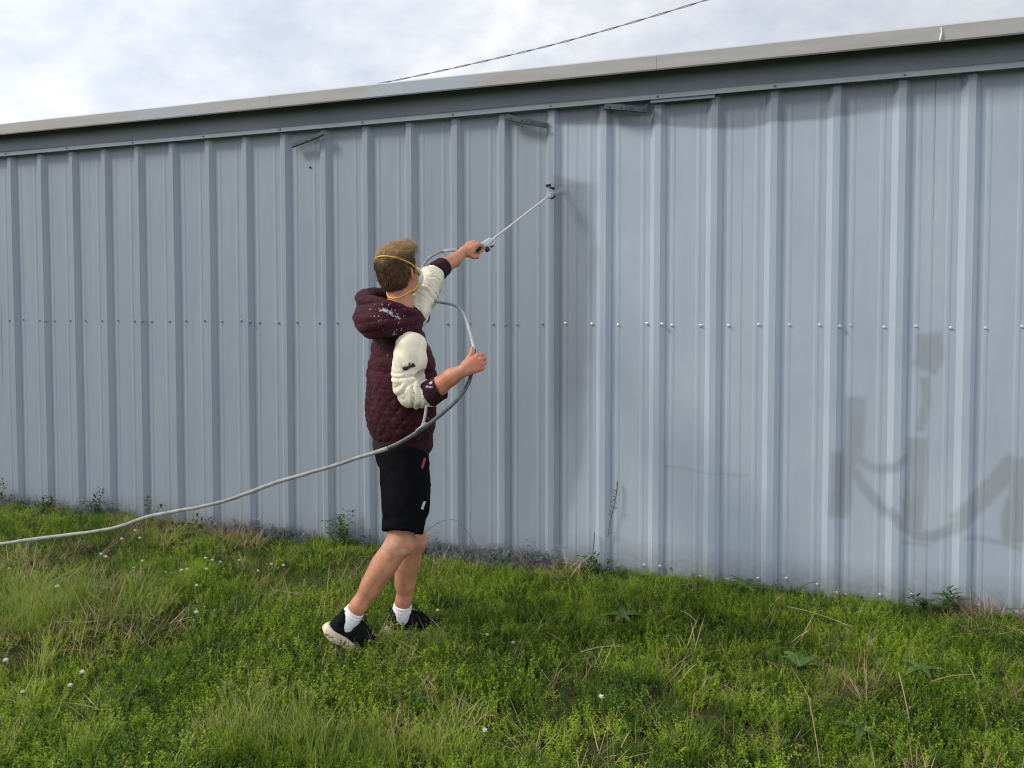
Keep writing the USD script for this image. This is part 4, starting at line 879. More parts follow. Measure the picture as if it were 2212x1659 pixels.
def gtube(pts, r, name, m, parent=gun, n=14, sides=10):
    P = np.array([G0 + GX * p[0] * 1.25 + GY * p[1] * 1.25 + GZ * p[2] * 1.25 for p in pts]); P = spline(P, n) if len(P) > 2 else P
    return obj(name, tube(P, r, sides), m, parent, smooth=40)
HANDLE0, HANDLE1 = A(1036, 537, 3.85), A(990, 541, 3.78)
obj('handle', tube(np.array([HANDLE0, HANDLE0 * .5 + HANDLE1 * .5, HANDLE1]), [0.017, 0.018, 0.013], 12), M['black_plastic'], gun, smooth=40)
gtube([(0.0, -0.004, -0.012), (0.020, -0.004, -0.024), (0.045, -0.004, -0.022), (0.066, -0.004, -0.006)], 0.0045, 'trigger_guard', M['alu'])
gbox((0.004, -0.010, -0.036), (0.022, 0.008, -0.014), 'trigger', M['black_plastic'], 0.004)
gbox((0.028, -0.009, -0.030), (0.048, 0.009, -0.022), 'trigger_catch', M['black_plastic'], 0.003)
s = trimesh.creation.revolve(np.array([[0, -0.002], [0.009, -0.002], [0.011, 0.004], [0.011, 0.020], [0.008, 0.026], [0, 0.026]]), sections=14)
a0 = A(1058, 522, 3.88)
u1 = unit(np.cross(WX, ZUP)); u2 = np.cross(WX, u1)
obj('swivel', frame_mesh(s, u1, -u2, WX, a0), M['white_tube'], gun, smooth=40)
obj('wand', tube(np.array([a0, a0 * .5 + NOZ * .5, NOZ]), 0.0066, 12), M['white_tube'], gun, smooth=40)
nut = trimesh.creation.cylinder(0.013, 0.022, sections=6)
obj('tip_nut', frame_mesh(nut, u1, -u2, WX, NOZ + WX * 0.004), M['alu'], gun)
# tip holder turned towards the wall, with two guard wings
TX = unit(dirv(0.72, 0.28, 0.75)); TZ = unit(ZUP - TX * (ZUP @ TX)); TY = np.cross(TZ, TX); T0 = NOZ + WX * 0.012 + ZUP * 0.010
tipc = trimesh.creation.cylinder(0.011, 0.036, sections=14)
obj('tip_holder', frame_mesh(tipc, TY, TZ, TX, T0), M['alu'], gun, smooth=40)
def wing(sgn, R=0.026):
    a = np.linspace(-0.15, 1.25, 10); pts = [T0 + TX * (0.016 + 0.036 * math.sin(t) - 0.01) + TZ * sgn * (R * (1.15 - 0.55 * (1 - math.cos(t)))) for t in a]
    return tube(np.array(pts), np.interp(a, [-0.15, 0.6, 1.25], [0.005, 0.006, 0.0085]), 8)
obj('tip_guard', wing(-1), M['black_plastic'], gun, smooth=40); obj('tip_guard', wing(1), M['black_plastic'], gun, smooth=40)
kb = trimesh.creation.cylinder(0.006, 0.030, sections=10)
obj('tip_key', frame_mesh(kb, TX, TY, TZ, T0 + TZ * 0.022 - TX * 0.004), M['alu'], gun, smooth=40)
fl_ = trimesh.Trimesh(vertices=np.array([[-.012, -.004, 0], [.012, -.004, 0], [.016, -.004, .022], [-.018, -.004, .016], [-.012, .004, 0], [.012, .004, 0], [.016, .004, .022], [-.018, .004, .016]])).convex_hull
obj('key_flag', frame_mesh(fl_, RIGHT, fwd0, ZUP, T0 + TZ * 0.034 - TX * 0.004), M['black_plastic'], gun)

# paint mist between the nozzle and the wall
mist_mat = mat('paint_mist_volume', {'g': POS, 'n': ('noise_texture', {'scale': 22.0, 'detail': 4.0}), 'm': ('map_range', {'from_min': 0.35, 'from_max': 0.75, 'to_min': 1.0, 'to_max': 26.0, 'clamp': True}), 'v': ('principled_volume', {'color': (0.80, 0.82, 0.86), 'anisotropy': 0.2})},
               [('g.position', 'n.vector'), ('n.fac', 'm.value'), ('m.result', 'v.density')], surface=None, volume='v.volume')
mi0 = T0 + TX * 0.026; mi1 = T0 + TX * 0.24
prof = [(0.004, 0), (0.012, 0.05), (0.028, 0.12), (0.048, 0.20), (0.04, 0.235)]
mm = tube(np.array([mi0 + TX * p[1] for p in prof]), [p[0] for p in prof], 14)
tag(obj('paint_mist', mm, mist_mat, smooth=True), 'thin puff of grey paint mist leaving the spray tip', 'mist', kind='stuff')

# ------------------------------------------------------------------ hose
hose = thing('paint_hose', 'long grey paint hose running from the gun through the lower hand', 'hose')
M['hose_pale'] = plain('hose_paint_dusted', (0.17, 0.175, 0.17), 0.6, noise=(24.0, (0.33, 0.33, 0.305)))
M['hose_dark'] = plain('hose_dark', (0.045, 0.048, 0.055), 0.45, noise=(30, (0.11, 0.115, 0.12)))
M['hose_mid'] = plain('hose_grey', (0.17, 0.175, 0.18), 0.5, noise=(40, (0.33, 0.335, 0.33)))
grip = A(1019, 786, 3.055)
hpts = [(990, 541, 3.78), (966, 541, 3.72), (938, 550, 3.66), (919, 566, 3.62), (909, 592, 3.60), (912, 622, 3.6), (926, 645, 3.50), (950, 653, 3.42), (978, 658, 3.35), (999, 674, 3.28), (1010, 700, 3.21), (1018, 728, 3.14), (1024, 758, 3.085),
        (1021, 788, 3.062), (1014, 822, 3.03), (992, 858, 2.98), (960, 889, 2.95), (925, 917, 2.93), (888, 942, 2.925), (840, 967, 2.93), (770, 990, 2.96), (700, 1013, 3.0), (600, 1041, 3.07), (500, 1077, 3.16), (420, 1098, 3.25), (330, 1115, 3.34), (240, 1141, 3.42), (120, 1158, 3.52), (0, 1175, 3.64), (-140, 1196, 3.75), (-330, 1252, 3.85)]
HP = spline(np.array([A(*p) for p in hpts]), 420)
_w = np.arange(len(HP)) * 0.11; HP = HP + 0.004 * np.stack([0 * _w, meshkit.fbm(np.stack([_w, 0 * _w, 0 * _w], -1), 3, 71) - .5, meshkit.fbm(np.stack([_w, 0 * _w + 5, 0 * _w], -1), 3, 72) - .5], 1) * np.clip((np.arange(len(HP)) - 200) / 60, 0, 1)[:, None] * 2
HP[:, 2] = np.maximum(HP[:, 2], gz(HP[:, 0], HP[:, 1]) + 0.012)
cum = np.concatenate([[0], np.cumsum(np.linalg.norm(np.diff(HP, axis=0), axis=1))])
def idx_at(p): return int(np.argmin(np.linalg.norm(HP - A(*p), axis=1)))
i1, i2, i3 = idx_at((950, 653, 3.42)), idx_at((1018, 728, 3.14)), idx_at((836, 968, 2.93))
HR_ = 0.0085
obj('hose_whip', tube(HP[:i2 + 1], 0.0072, 12), M['hose_mid'], hose, smooth=True)
obj('hose_line', tube(HP[i2:i3 + 1], np.interp(np.arange(i2, i3 + 1), [i2, i2 + 20], [0.0078, HR_]), 12), M['hose_dark'], hose, smooth=True, label='dark cleaner stretch by his hand')
obj('hose_line', tube(HP[i3:], HR_ + 0.0006 * np.sin(cum[i3:] * 9), 12), M['hose_pale'], hose, smooth=True, label='pale paint dusted stretch trailing left')
M['tape'] = plain('grey_tape', (0.42, 0.43, 0.44), 0.35, 0.3, noise=(90, (0.24, 0.245, 0.25)))
for k in range(7):
    j = idx_at((1012 + 1.6 * k, 702 + 8 * k, 3.2 - 0.018 * k)); obj('tape_wrap', tube(HP[j - 2:j + 3], [0.0098, 0.0108, 0.0100, 0.0110, 0.0098], 12), M['tape'], hose, smooth=40)
j = idx_at((972, 544, 3.73)); obj('hose_fitting', tube(HP[max(j - 6, 0):j + 6], 0.0098, 10), M['alu'], hose, smooth=40)
obj('tie_cord', tube(spline([A(921, 876, 2.96), A(919, 893, 2.945), A(916, 908, 2.935), A(911, 922, 2.925)], 12), 0.0062, 8), M['hose_pale'], hose, smooth=True)
obj('tie_knot', tube(spline([A(920, 914, 2.915), A(908, 924, 2.905), A(900, 931, 2.915), A(914, 926, 2.93)], 14), 0.0060, 8), M['hose_mid'], hose, smooth=True)

# ------------------------------------------------------------------ service wire beyond the roof
M['wire'] = plain('wire_grey', (0.24, 0.23, 0.22), 0.6)
wz0, wz1 = 17.0, 11.0
wp = [(700, 203), (770, 190), (900, 164), (1050, 131), (1200, 95), (1350, 53), (1525, 0), (1620, -32)]
wpts = spline(np.array([at(x, y, wz0 + (wz1 - wz0) * i / 7) for i, (x, y) in enumerate(wp)]), 260)
wire = thing('service_wire', 'twisted overhead wire rising across the cloudy sky behind the roof', 'wire')
tt = np.linspace(0, 1, 260) * 2 * math.pi * 11
for ph in (0, math.pi):
    off = 0.010 * (np.cos(tt + ph)[:, None] * fwd0 + np.sin(tt + ph)[:, None] * ZUP)
    obj('strand', tube(wpts + off, 0.0075, 6), M['wire'], wire, smooth=True)

# ------------------------------------------------------------------ vegetation
def leafmat(name, c0, c1, c2, trans=0.35, rough=0.55, scale=1.6):
    """leaf colour drifts over the lawn and between leaves; light passes through"""
    return mat(name, {'g': POS, 'o': ('object_info', {}), 'n': ('noise_texture', {'scale': scale, 'detail': 5.0, 'roughness': 0.65}), 'ad': ('math', {'math_type': 'multiply_add', 'value2': 0.5}), 'i2': ('math', {'math_type': 'multiply_add', 'value2': 0.30, 'value3': -0.15}),
                      'r': ('rgb_ramp', {'ramp': [(0.3, c0), (0.55, c1), (0.85, c2)]}), 'p': ('principled_bsdf', {'roughness': rough, 'specular_ior_level': 0.3}), 't': ('translucent_bsdf', {}),
                      'mx': ('mix_closure', {'fac': trans}), 'i3': ('math', {'math_type': 'add'})},
               [('g.position', 'n.vector'), ('g.random_per_island', 'i2.value1'), ('o.random', 'ad.value1'), ('i2.value', 'ad.value3'), ('n.fac', 'i3.value1'), ('ad.value', 'i3.value2'), ('i3.value', 'r.fac'),
                ('r.color', 'p.base_color'), ('r.color', 't.color'), ('p.BSDF', 'mx.closure1'), ('t.BSDF', 'mx.closure2')], surface='mx.closure')
M['cover'] = leafmat('ground_cover_leaf', (0.024, 0.054, 0.006), (0.098, 0.188, 0.011), (0.325, 0.425, 0.030))
M['grass'] = leafmat('grass_blade', (0.055, 0.108, 0.010), (0.130, 0.220, 0.018), (0.255, 0.330, 0.045))
M['tall'] = leafmat('tall_grass_blade', (0.085, 0.170, 0.014), (0.175, 0.280, 0.024), (0.330, 0.400, 0.065))
M['dry'] = leafmat('dry_grass', (0.10, 0.065, 0.032), (0.24, 0.17, 0.09), (0.46, 0.36, 0.21), 0.2)
M['seed'] = leafmat('seed_head', (0.20, 0.17, 0.06), (0.32, 0.27, 0.11), (0.40, 0.34, 0.16), 0.3)
M['painted_leaf'] = plain('overspray_leaf', (0.17, 0.19, 0.215), 0.55, noise=(30, (0.09, 0.115, 0.12)))
M['dark_leaf'] = leafmat('dark_weed_leaf', (0.020, 0.050, 0.012), (0.040, 0.085, 0.018), (0.065, 0.125, 0.026), 0.25)
M['broad'] = leafmat('broad_leaf', (0.040, 0.085, 0.016), (0.070, 0.130, 0.026), (0.11, 0.18, 0.045), 0.2)
M['petal'] = plain('white_petal', (0.72, 0.72, 0.70), 0.7)
M['twig'] = plain('dry_twig', (0.10, 0.075, 0.055), 0.85, noise=(50, (0.17, 0.13, 0.10)))
M['stem'] = plain('green_stem', (0.06, 0.11, 0.02), 0.7)
def blade(base, az, L, w, lean, bend, r, segs=3):
    """a ribbon that leaves the ground at lean from vertical and bends over"""
    V, F = [], []; p = np.asarray(base, float); a = lean; d2 = np.array([math.cos(az), math.sin(az), 0]); s = np.array([-math.sin(az), math.cos(az), 0])
    for i in range(segs + 1):
        t = i / segs; ww = w * (1 - t ** 1.6) * 0.5 + 0.0002
        V += [p - s * ww, p + s * ww]
        p = p + (d2 * math.sin(a) + np.array([0, 0, math.cos(a)])) * L / segs; a += bend / segs
    for i in range(segs): b = 2 * i; F += [[b, b + 1, b + 3], [b, b + 3, b + 2]]
    return np.array(V), np.array(F)
def join(parts):
    V, F, n = [], [], 0
    for v, f in parts: V.append(v); F.append(f + n); n += len(v)
    return np.vstack(V), np.vstack(F)
def leaflet(p, d, up, L, w):
    s = np.cross(d, up); s = s / (np.linalg.norm(s) + 1e-9)
    return np.array([p, p + d * L * 0.5 + s * w / 2 + up * L * 0.06, p + d * L, p + d * L * 0.5 - s * w / 2 + up * L * 0.06]), np.array([[0, 1, 2], [0, 2, 3]])
def cover_clump(r, n_st=16, hgt=(0.03, 0.085), rad=0.06, leaf=(0.0125, 0.0062)):
    parts = []
    for _ in range(n_st):
        az, R = r.uniform(0, 2 * math.pi), rad * math.sqrt(r.random()); b = np.array([R * math.cos(az), R * math.sin(az), -0.01])
        L = r.uniform(*hgt) * 1.25; az2 = az + r.normal(0, 0.9); lean, bend = r.uniform(0.1, 0.55), r.uniform(0.1, 0.9)
        v, f = blade(b, az2, L, 0.0022, lean, bend, r, 3); parts.append((v, f))
        mid = (v[0::2] + v[1::2]) / 2; nl = int(L / 0.0075) + 3
        for k in range(nl):
            t = 0.2 + 0.8 * k / (nl - 1); x = t * 3; i = min(int(x), 2); p = mid[i] + (mid[i + 1] - mid[i]) * (x - i)
            a = k * 2.4 + r.normal(0, .3); el = r.uniform(0.0, 0.9); d = np.array([math.cos(a) * math.cos(el), math.sin(a) * math.cos(el), math.sin(el)])
            sc = r.uniform(0.7, 1.3) * (1.15 - 0.4 * t); parts.append(leaflet(p, d, np.array([0, 0, 1.0]), leaf[0] * sc, leaf[1] * sc))
    return join(parts)
def grass_clump(r, n=24, L=(0.06, 0.15), w=0.0032, rad=0.05, lean=0.45, bend=0.9, segs=3):
    parts = []
    for _ in range(n):
        az, R = r.uniform(0, 2 * math.pi), rad * math.sqrt(r.random())
        parts.append(blade((R * math.cos(az), R * math.sin(az), -0.01), az + r.normal(0, 0.8), r.uniform(*L), w * r.uniform(0.6, 1.25), r.uniform(0, lean), r.uniform(0.1, bend), r, segs))
    return join(parts)
def straw_clump(r, n=9):
    parts = []
    for _ in range(n):
        az, R = r.uniform(0, 2 * math.pi), 0.05 * math.sqrt(r.random())
        parts.append(blade((R * math.cos(az), R * math.sin(az), 0.0), r.uniform(0, 6.28), r.uniform(0.05, 0.16), r.uniform(0.0015, 0.0035), r.uniform(0.5, 1.45), r.uniform(-0.1, 0.5), r, 2))
    return join(parts)
def seed_clump(r, n=12):
    st, hd_ = [], []
    for _ in range(n):
        az, R = r.uniform(0, 2 * math.pi), 0.06 * math.sqrt(r.random()); L = r.uniform(0.17, 0.32)
        v, f = blade((R * math.cos(az), R * math.sin(az), -0.01), az + r.normal(0, .7), L, 0.0020, r.uniform(0.05, 0.35), r.uniform(0.1, 0.6), r, 4); st.append((v, f))
        tip, dr = (v[-2] + v[-1]) / 2, (v[-2] + v[-1]) / 2 - (v[-4] + v[-3]) / 2; dr = dr / np.linalg.norm(dr)
        for k in range(8):
            a = k * 2.4; d = unit(dr + 0.55 * np.array([math.cos(a), math.sin(a), 0])); hd_.append(leaflet(tip - dr * 0.045 * (1 - k / 8), d, np.array([0, 0, 1.0]), 0.011, 0.0035))
    return join(st), join(hd_)
def scatter(name, protos, material, pts, scale, label, tilt=0.18, seed=0):
    r = np.random.default_rng(seed); n = len(pts); path = numbered('/World', name)
    pi = UsdGeom.PointInstancer.Define(stage, path); rel = pi.CreatePrototypesRel()
    for k, pr in enumerate(protos):
        x = UsdGeom.Xform.Define(stage, f'{path}/prototypes/clump_{k + 1:03d}')
        pieces = pr if isinstance(pr, list) else [(pr, material)]
        for q_, (ms, mt) in enumerate(pieces):
            mm = usdkit.mesh(stage, f'{x.GetPath()}/blades' + (f'_{q_:03d}' if q_ else ''), ms, mt); mm.CreateDoubleSidedAttr(True)
        rel.AddTarget(x.GetPath())
    pi.CreateProtoIndicesAttr(Vt.IntArray.FromNumpy(r.integers(0, len(protos), n).astype(np.int32)))
    pi.CreatePositionsAttr(Vt.Vec3fArray.FromNumpy(pts.astype(np.float32)))
    yaw, tx, ty = r.uniform(0, 2 * np.pi, n), r.normal(0, tilt, n), r.normal(0, tilt, n)
    q = np.stack([np.cos(yaw / 2), tx / 2 * np.cos(yaw / 2) - ty / 2 * np.sin(yaw / 2), ty / 2 * np.cos(yaw / 2) + tx / 2 * np.sin(yaw / 2), np.sin(yaw / 2)], 1); q /= np.linalg.norm(q, axis=1, keepdims=True)
    pi.CreateOrientationsAttr(Vt.QuathArray([Gf.Quath(float(a[0]), float(a[1]), float(a[2]), float(a[3])) for a in q]))
    pi.CreateScalesAttr(Vt.Vec3fArray.FromNumpy(np.repeat(np.asarray(scale)[:, None], 3, 1).astype(np.float32)))
    return tag(pi.GetPrim(), label[0], label[1], kind='stuff')
# where the lawn is planted: a wedge in front of the camera with a margin at each side
def lawn(density, seed, y1=WALL - 0.03):
    r = np.random.default_rng(seed); area = 12.0 * 5.2; n = int(area * density)
    p = np.stack([r.uniform(-8.5, 3.5, n), r.uniform(0.9, y1, n)], 1)
    rel = np.stack([p @ RIGHT[:2], p @ fwd0[:2]], 1); k = (rel[:, 1] > 1.6) & (np.abs(rel[:, 0]) < rel[:, 1] * 0.80 + 0.5)
    p = p[k]; return np.column_stack([p, gz(p[:, 0], p[:, 1])]), r
FEET = [A(745, 1375, 3.12), A(790, 1405, 3.2), A(850, 1365, 3.36), A(900, 1365, 3.4), A(945, 1362, 3.44)]
def clear_feet(p, rad=0.075):
    k = np.ones(len(p), bool)
    for f in FEET[2:]: k &= ~((np.linalg.norm(p[:, :2] - f[:2] + fwd0[:2] * 0.09, axis=1) < 0.10) & (p[:, 0] < f[0] + 0.04))
    for f in FEET: k &= np.linalg.norm(p[:, :2] - f[:2], axis=1) > rad
    return k
def patch(p, s, seed, off=0.0): return meshkit.fbm(np.column_stack([p[:, 0] * s + off, p[:, 1] * s, 0 * p[:, 0]]), 3, seed)
GR = np.random.default_rng(5)
cov = [cover_clump(GR) for _ in range(7)]
pts, r = lawn(620, 1); d = patch(pts, 1.6, 31); keep = (r.random(len(pts)) < 0.25 + 1.2 * sstep(d, 0.36, 0.62)) & (clear_feet(pts) | (r.random(len(pts)) < 0.12))
pts = pts[keep]; sc = 0.86 * r.uniform(0.55, 1.15, len(pts)) * (0.65 + 0.75 * patch(pts, 1.1, 33)) * np.where(pts[:, 1] > WALL - 0.25, 0.6, 1)
scatter('ground_cover', cov, M['cover'], pts, sc, ('feathery low green weeds covering the lawn', 'ground cover'), seed=1)
gc = [grass_clump(GR, 16, (0.035, 0.10), 0.0034, 0.055, 0.9, 1.3) for _ in range(6)]
pts, r = lawn(260, 2); d = patch(pts, 1.3, 41, 5.0); keep = (r.random(len(pts)) < 0.10 + 0.9 * sstep(d, 0.46, 0.70)) & (clear_feet(pts) | (r.random(len(pts)) < 0.15))
pts = pts[keep]; scatter('grass', gc, M['grass'], pts, r.uniform(0.42, 0.92, len(pts)), ('short green grass blades among the weeds of the lawn', 'grass'), seed=2)
dc = [straw_clump(GR) for _ in range(6)]
pts, r = lawn(150, 3); d = patch(pts, 1.5, 51, 8.0); keep = r.random(len(pts)) < 0.10 + 1.0 * sstep(d, 0.46, 0.66); pts = pts[keep]; pts[:, 2] += 0.022
scatter('dry_grass', dc, M['dry'], pts, r.uniform(0.5, 1.25, len(pts)), ('dead straw coloured stalks lying through the lawn', 'dry grass'), tilt=0.3, seed=3)
r = np.random.default_rng(91); op = []
for (px0, px1, n) in ((905, 1200, 150), (470, 690, 40), (0, 130, 14), (180, 270, 14)):
    for _ in range(n):
        X = on_wall(r.uniform(px0, px1), 1190, 0.05)[0]; y = WALL - 0.035 - abs(r.normal(0, 0.05)); op.append((X, y))
op = np.array(op); op = np.column_stack([op, gz(op[:, 0], op[:, 1]) + 0.012])
scatter('oversprayed_growth', cov, M['painted_leaf'], op, r.uniform(0.5, 1.0, len(op)), ('low growth along the wall foot coated grey by overspray', 'ground cover'), tilt=0.3, seed=6)
# tall pale seeding grass: tufts at the left edge and along the near foreground
tallp = []
for _ in range(5):
    a, b = seed_clump(GR, 10); g = grass_clump(GR, 26, (0.08, 0.25), 0.0046, 0.075, 0.65, 1.7, 5); tallp.append([(join([a, g]), M['tall']), (b, M['seed'])])
r = np.random.default_rng(77); tp = []
def ground_at(px, py):
    d = ray(px, py); t = -EYE[2] / d[2]; p = EYE + d * t; return p[:2]
for (px, py, sx, sy, n) in ((90, 1395, 150, 40, 42), (240, 1360, 90, 30, 16), (30, 1330, 60, 30, 14), (660, 1650, 150, 34, 24), (560, 1620, 120, 30, 10), (780, 1660, 80, 20, 8), (480, 1655, 80, 18, 12), (950, 1655, 70, 14, 5), (200, 1655, 150, 14, 8), (1400, 1640, 120, 16, 3)):
    for _ in range(n): tp.append(ground_at(px + r.normal(0, sx) * 0.6, min(py + r.normal(0, sy) * 0.6, 1740)))
tp = np.array(tp); tp = np.column_stack([tp, gz(tp[:, 0], tp[:, 1])])
scatter('tall_grass', tallp, M['tall'], tp, r.uniform(0.45, 0.85, len(tp)), ('pale tall grass going to seed in loose tufts', 'tall grass'), tilt=0.12, seed=4)

# white clover-like flowers, each on its stalk
FL = [(292, 1131 + 27), (302, 1168), (263, 1172), (218, 1209), (228, 1216), (289, 1237), (307, 1224), (358, 1240), (371, 1244), (404, 1240), (444, 1224), (459, 1226), (476, 1228), (516, 1217), (446, 1254), (557, 1245), (586, 1240), (612, 1240), (424, 1359), (425, 1291),
      (125, 1345), (13, 1470), (178, 1498), (152, 1516), (49, 1524), (699, 1300), (1052, 1384), (1108, 1394), (1298, 1555), (945, 1328), (1047, 1604), (20, 1253), (392, 1243)]
GRP = 'small white flowers dotted in the lawn'
ORD = 'first second third fourth fifth sixth seventh eighth ninth tenth eleventh twelfth thirteenth fourteenth fifteenth sixteenth'.split()
ZONES = [('in the group just below the hose', lambda x, y: x < 320 and y < 1220), ('in the scattered band left of the rear leg', lambda x, y: 1220 <= y < 1262), ('in the dark grass left of the rear shoe', lambda x, y: x < 720 and 1262 <= y < 1330 or x > 400 and x < 720 and y < 1370),
         ('in the near lawn at the left edge', lambda x, y: x < 200), ('in the lawn right of the front shoe', lambda x, y: True)]
def flower_place(px, py):
    k = next(j for j, z in enumerate(ZONES) if z[1](px, py)); same = sorted(p for p in FL if next(j for j, z in enumerate(ZONES) if z[1](*p)) == k)
    return f'{ORD[same.index((px, py))]} white flower from the left {ZONES[k][0]}'
for i, (px, py) in enumerate(FL):
    x, y = ground_at(px, py + 12); z = float(gz(x, y)); hgt = 0.035 + 0.05 * random.random(); big = 0.0075 + 0.0030 * random.random()
    t = thing('white_flower', flower_place(px, py), 'flower', GRP, loc=(x, y, z))
    ms = []
    for k in range(11):
        a = k * 2.4; el = 0.2 + 1.2 * k / 11; d_ = np.array([math.cos(a) * math.cos(el), math.sin(a) * math.cos(el), math.sin(el)]); pv_ = leaflet(np.array([0, 0, hgt]), d_, np.array([0, 0, 1.0]), big * 1.5, big * 0.95); ms.append(pv_)
    obj('petals', join(ms), M['petal'], t); obj('stem', tube(np.array([[0.004, 0, -0.01], [0.002, 0.001, hgt * .5], [0, 0, hgt]]), 0.0011, 5), M['stem'], t)

# weeds at the foot of the wall, several caught by the overspray
def weed(px, py, hgt, n, mt, label, spread=0.5, leafL=0.03, leafw=0.012, name='wall_weed', cat_='weed'):
    hgt *= 1.35
    r = np.random.default_rng(int(px * 7 + py)); X, _ = on_wall(px, py, 0.05); y = WALL - 0.05; z = float(gz(X, y)); t = thing(name, label, cat_, loc=(X, y, z)); lv, stm = [], []
    for _ in range(n):
        az = r.uniform(math.pi, 2 * math.pi) if r.random() < 0.6 else r.uniform(0, 2 * math.pi); L = hgt * r.uniform(0.55, 1.1)
        v, f = blade((r.normal(0, 0.02 * spread / 0.5), min(r.normal(-0.01, 0.015), 0.02), -0.01), az, L, 0.003, r.uniform(0.05, spread), r.uniform(0.1, 0.8), r, 4)
        v[:, 1] = np.minimum(v[:, 1], 0.008); stm.append((v, f)); mid = (v[0::2] + v[1::2]) / 2; nl = int(4 + L / 0.014)
        for k in range(nl):
            tt_ = 0.15 + 0.85 * k / (nl - 1); x = tt_ * 4; i = min(int(x), 3); p = mid[i] + (mid[i + 1] - mid[i]) * (x - i); a = k * 2.4 + r.normal(0, .4); el = r.uniform(-0.2, 0.8)
            d_ = np.array([math.cos(a) * math.cos(el), math.sin(a) * math.cos(el), math.sin(el)]); s_ = r.uniform(0.6, 1.25); q = leaflet(p, d_, np.array([0, 0, 1.0]), leafL * s_ * 1.2, leafw * s_ * 1.2); q[0][:, 1] = np.minimum(q[0][:, 1], 0.009); lv.append(q)
    obj('leaves', join(lv), mt, t, kind='stuff')
    for q in stm: obj('stem', q, mt if mt is M['painted_leaf'] else M['stem'], t)
weed(14, 1075, 0.17, 4, M['dark_leaf'], 'thin weed against the wall at the far left end')
weed(48, 1085, 0.09, 6, M['painted_leaf'], 'grey overspray coated weed second from the left end of the wall')
weed(105, 1090, 0.10, 9, M['dark_leaf'], 'low dark green weed at the wall near the left end', 0.8)
weed(205, 1100, 0.15, 9, M['dark_leaf'], 'bushy dark weed at the wall foot above the pale hose', 0.7)
weed(245, 1105, 0.16, 4, M['painted_leaf'], 'upright grey coated weed right of the bushy dark one')
weed(325, 1112, 0.17, 3, M['dark_leaf'], 'tall single stemmed weed touching the wall above the hose')
weed(430, 1118, 0.08, 6, M['dark_leaf'], 'short dark weed just right of where the hose leaves the lawn', 0.8)
weed(520, 1140, 0.11, 8, M['painted_leaf'], 'grey painted weed at the wall left of the bare patch', 0.8)
weed(590, 1145, 0.09, 6, M['painted_leaf'], 'small grey painted weed between two others at the wall', 0.8)
weed(642, 1150, 0.10, 6, M['painted_leaf'], 'grey painted weed left of the big green weed by the wall', 0.7)
weed(735, 1163, 0.18, 10, M['dark_leaf'], 'bushy green weed by the wall left of the person', 0.6, 0.04, 0.016)
weed(795, 1168, 0.13, 4, M['painted_leaf'], 'grey stemmed weed just behind the person at the wall')
weed(938, 1182, 0.13, 8, M['painted_leaf'], 'grey painted weed just right of the person at the wall', 0.6, 0.024, 0.010)
weed(975, 1188, 0.12, 7, M['painted_leaf'], 'grey painted weed under the arching stem', 0.7, 0.024, 0.009)
weed(1065, 1200, 0.12, 12, M['painted_leaf'], 'spiky grey painted tuft left of the thickest one', 0.9, 0.03, 0.008)
weed(1115, 1207, 0.09, 16, M['painted_leaf'], 'low flattened grey painted tuft spread along the wall', 1.2, 0.032, 0.007)
weed(1160, 1212, 0.12, 18, M['painted_leaf'], 'thickest grey painted tuft at the end of the fresh paint', 1.0, 0.034, 0.008)
weed(1285, 1228, 0.10, 10, M['dark_leaf'], 'leafy green weed at the wall under the dry vine', 0.8, 0.026, 0.014)
weed(1690, 1285, 0.06, 4, M['dark_leaf'], 'small green sprout by the wall under a screw', 0.6)
weed(1990, 1325, 0.10, 6, M['dark_leaf'], 'green weed at the wall near the right edge', 0.7, 0.04, 0.014)
weed(2045, 1335, 0.09, 5, M['dark_leaf'], 'pointed dark weed nearest the right edge of the wall', 0.5, 0.06, 0.018)
def twig(pts, r, mt, label, name='dry_twig', thorns=0):
    P = spline(np.array([[on_wall(x, y, o)[0], WALL - o, on_wall(x, y, o)[1]] for x, y, o in pts]), 40); t = thing(name, label, 'twig'); obj('stem', tube(P, np.linspace(r, r * 0.5, 40), 6), mt, t, smooth=True)
    rr = np.random.default_rng(int(pts[0][0]))
    for k in range(thorns):
        i = rr.integers(2, 38); d_ = unit(np.array([rr.choice([-1, 1]), -0.3, rr.uniform(-.5, 1)])); obj('side_shoot', tube(np.array([P[i], P[i] + d_ * rr.uniform(.012, .03)]), [r * .7, r * .3], 5), mt, t)
twig([(1333, 1040, 0.02), (1330, 1075, 0.03), (1320, 1120, 0.03), (1313, 1160, 0.025)], 0.0038, M['twig'], 'dry thorny vine hanging on the wall right of centre', 'dry_vine', 16)
twig([(1284, 1150, 0.05), (1282, 1180, 0.06), (1275, 1215, 0.06)], 0.003, M['twig'], 'thin bare twig standing left of the dry vine')
twig([(918, 1150, 0.06), (950, 1128, 0.08), (985, 1124, 0.08), (1010, 1150, 0.08), (1033, 1185, 0.08), (1042, 1206, 0.07)], 0.0028, M['painted_leaf'], 'arching grey painted stem right of the person', 'arching_stem', 9)
twig([(1575, 1240, 0.08), (1620, 1258, 0.14), (1680, 1278, 0.15)], 0.0036, M['twig'], 'brown twig leaning at the wall foot right of the vine')
twig([(1715, 1278, 0.05), (1740, 1263, 0.05), (1762, 1258, 0.04)], 0.0028, M['twig'], 'short curved twig under the ghost lettering')
twig([(2125, 1330, 0.05), (2160, 1317, 0.05), (2212, 1314, 0.05)], 0.0032, M['twig'], 'long curved twig at the right end of the wall foot')
twig([(1957, 1310, 0.045), (1960, 1280, 0.045), (1964, 1255, 0.045)], 0.0018, M['dry'], 'upright straw stalk against a rib near the right')
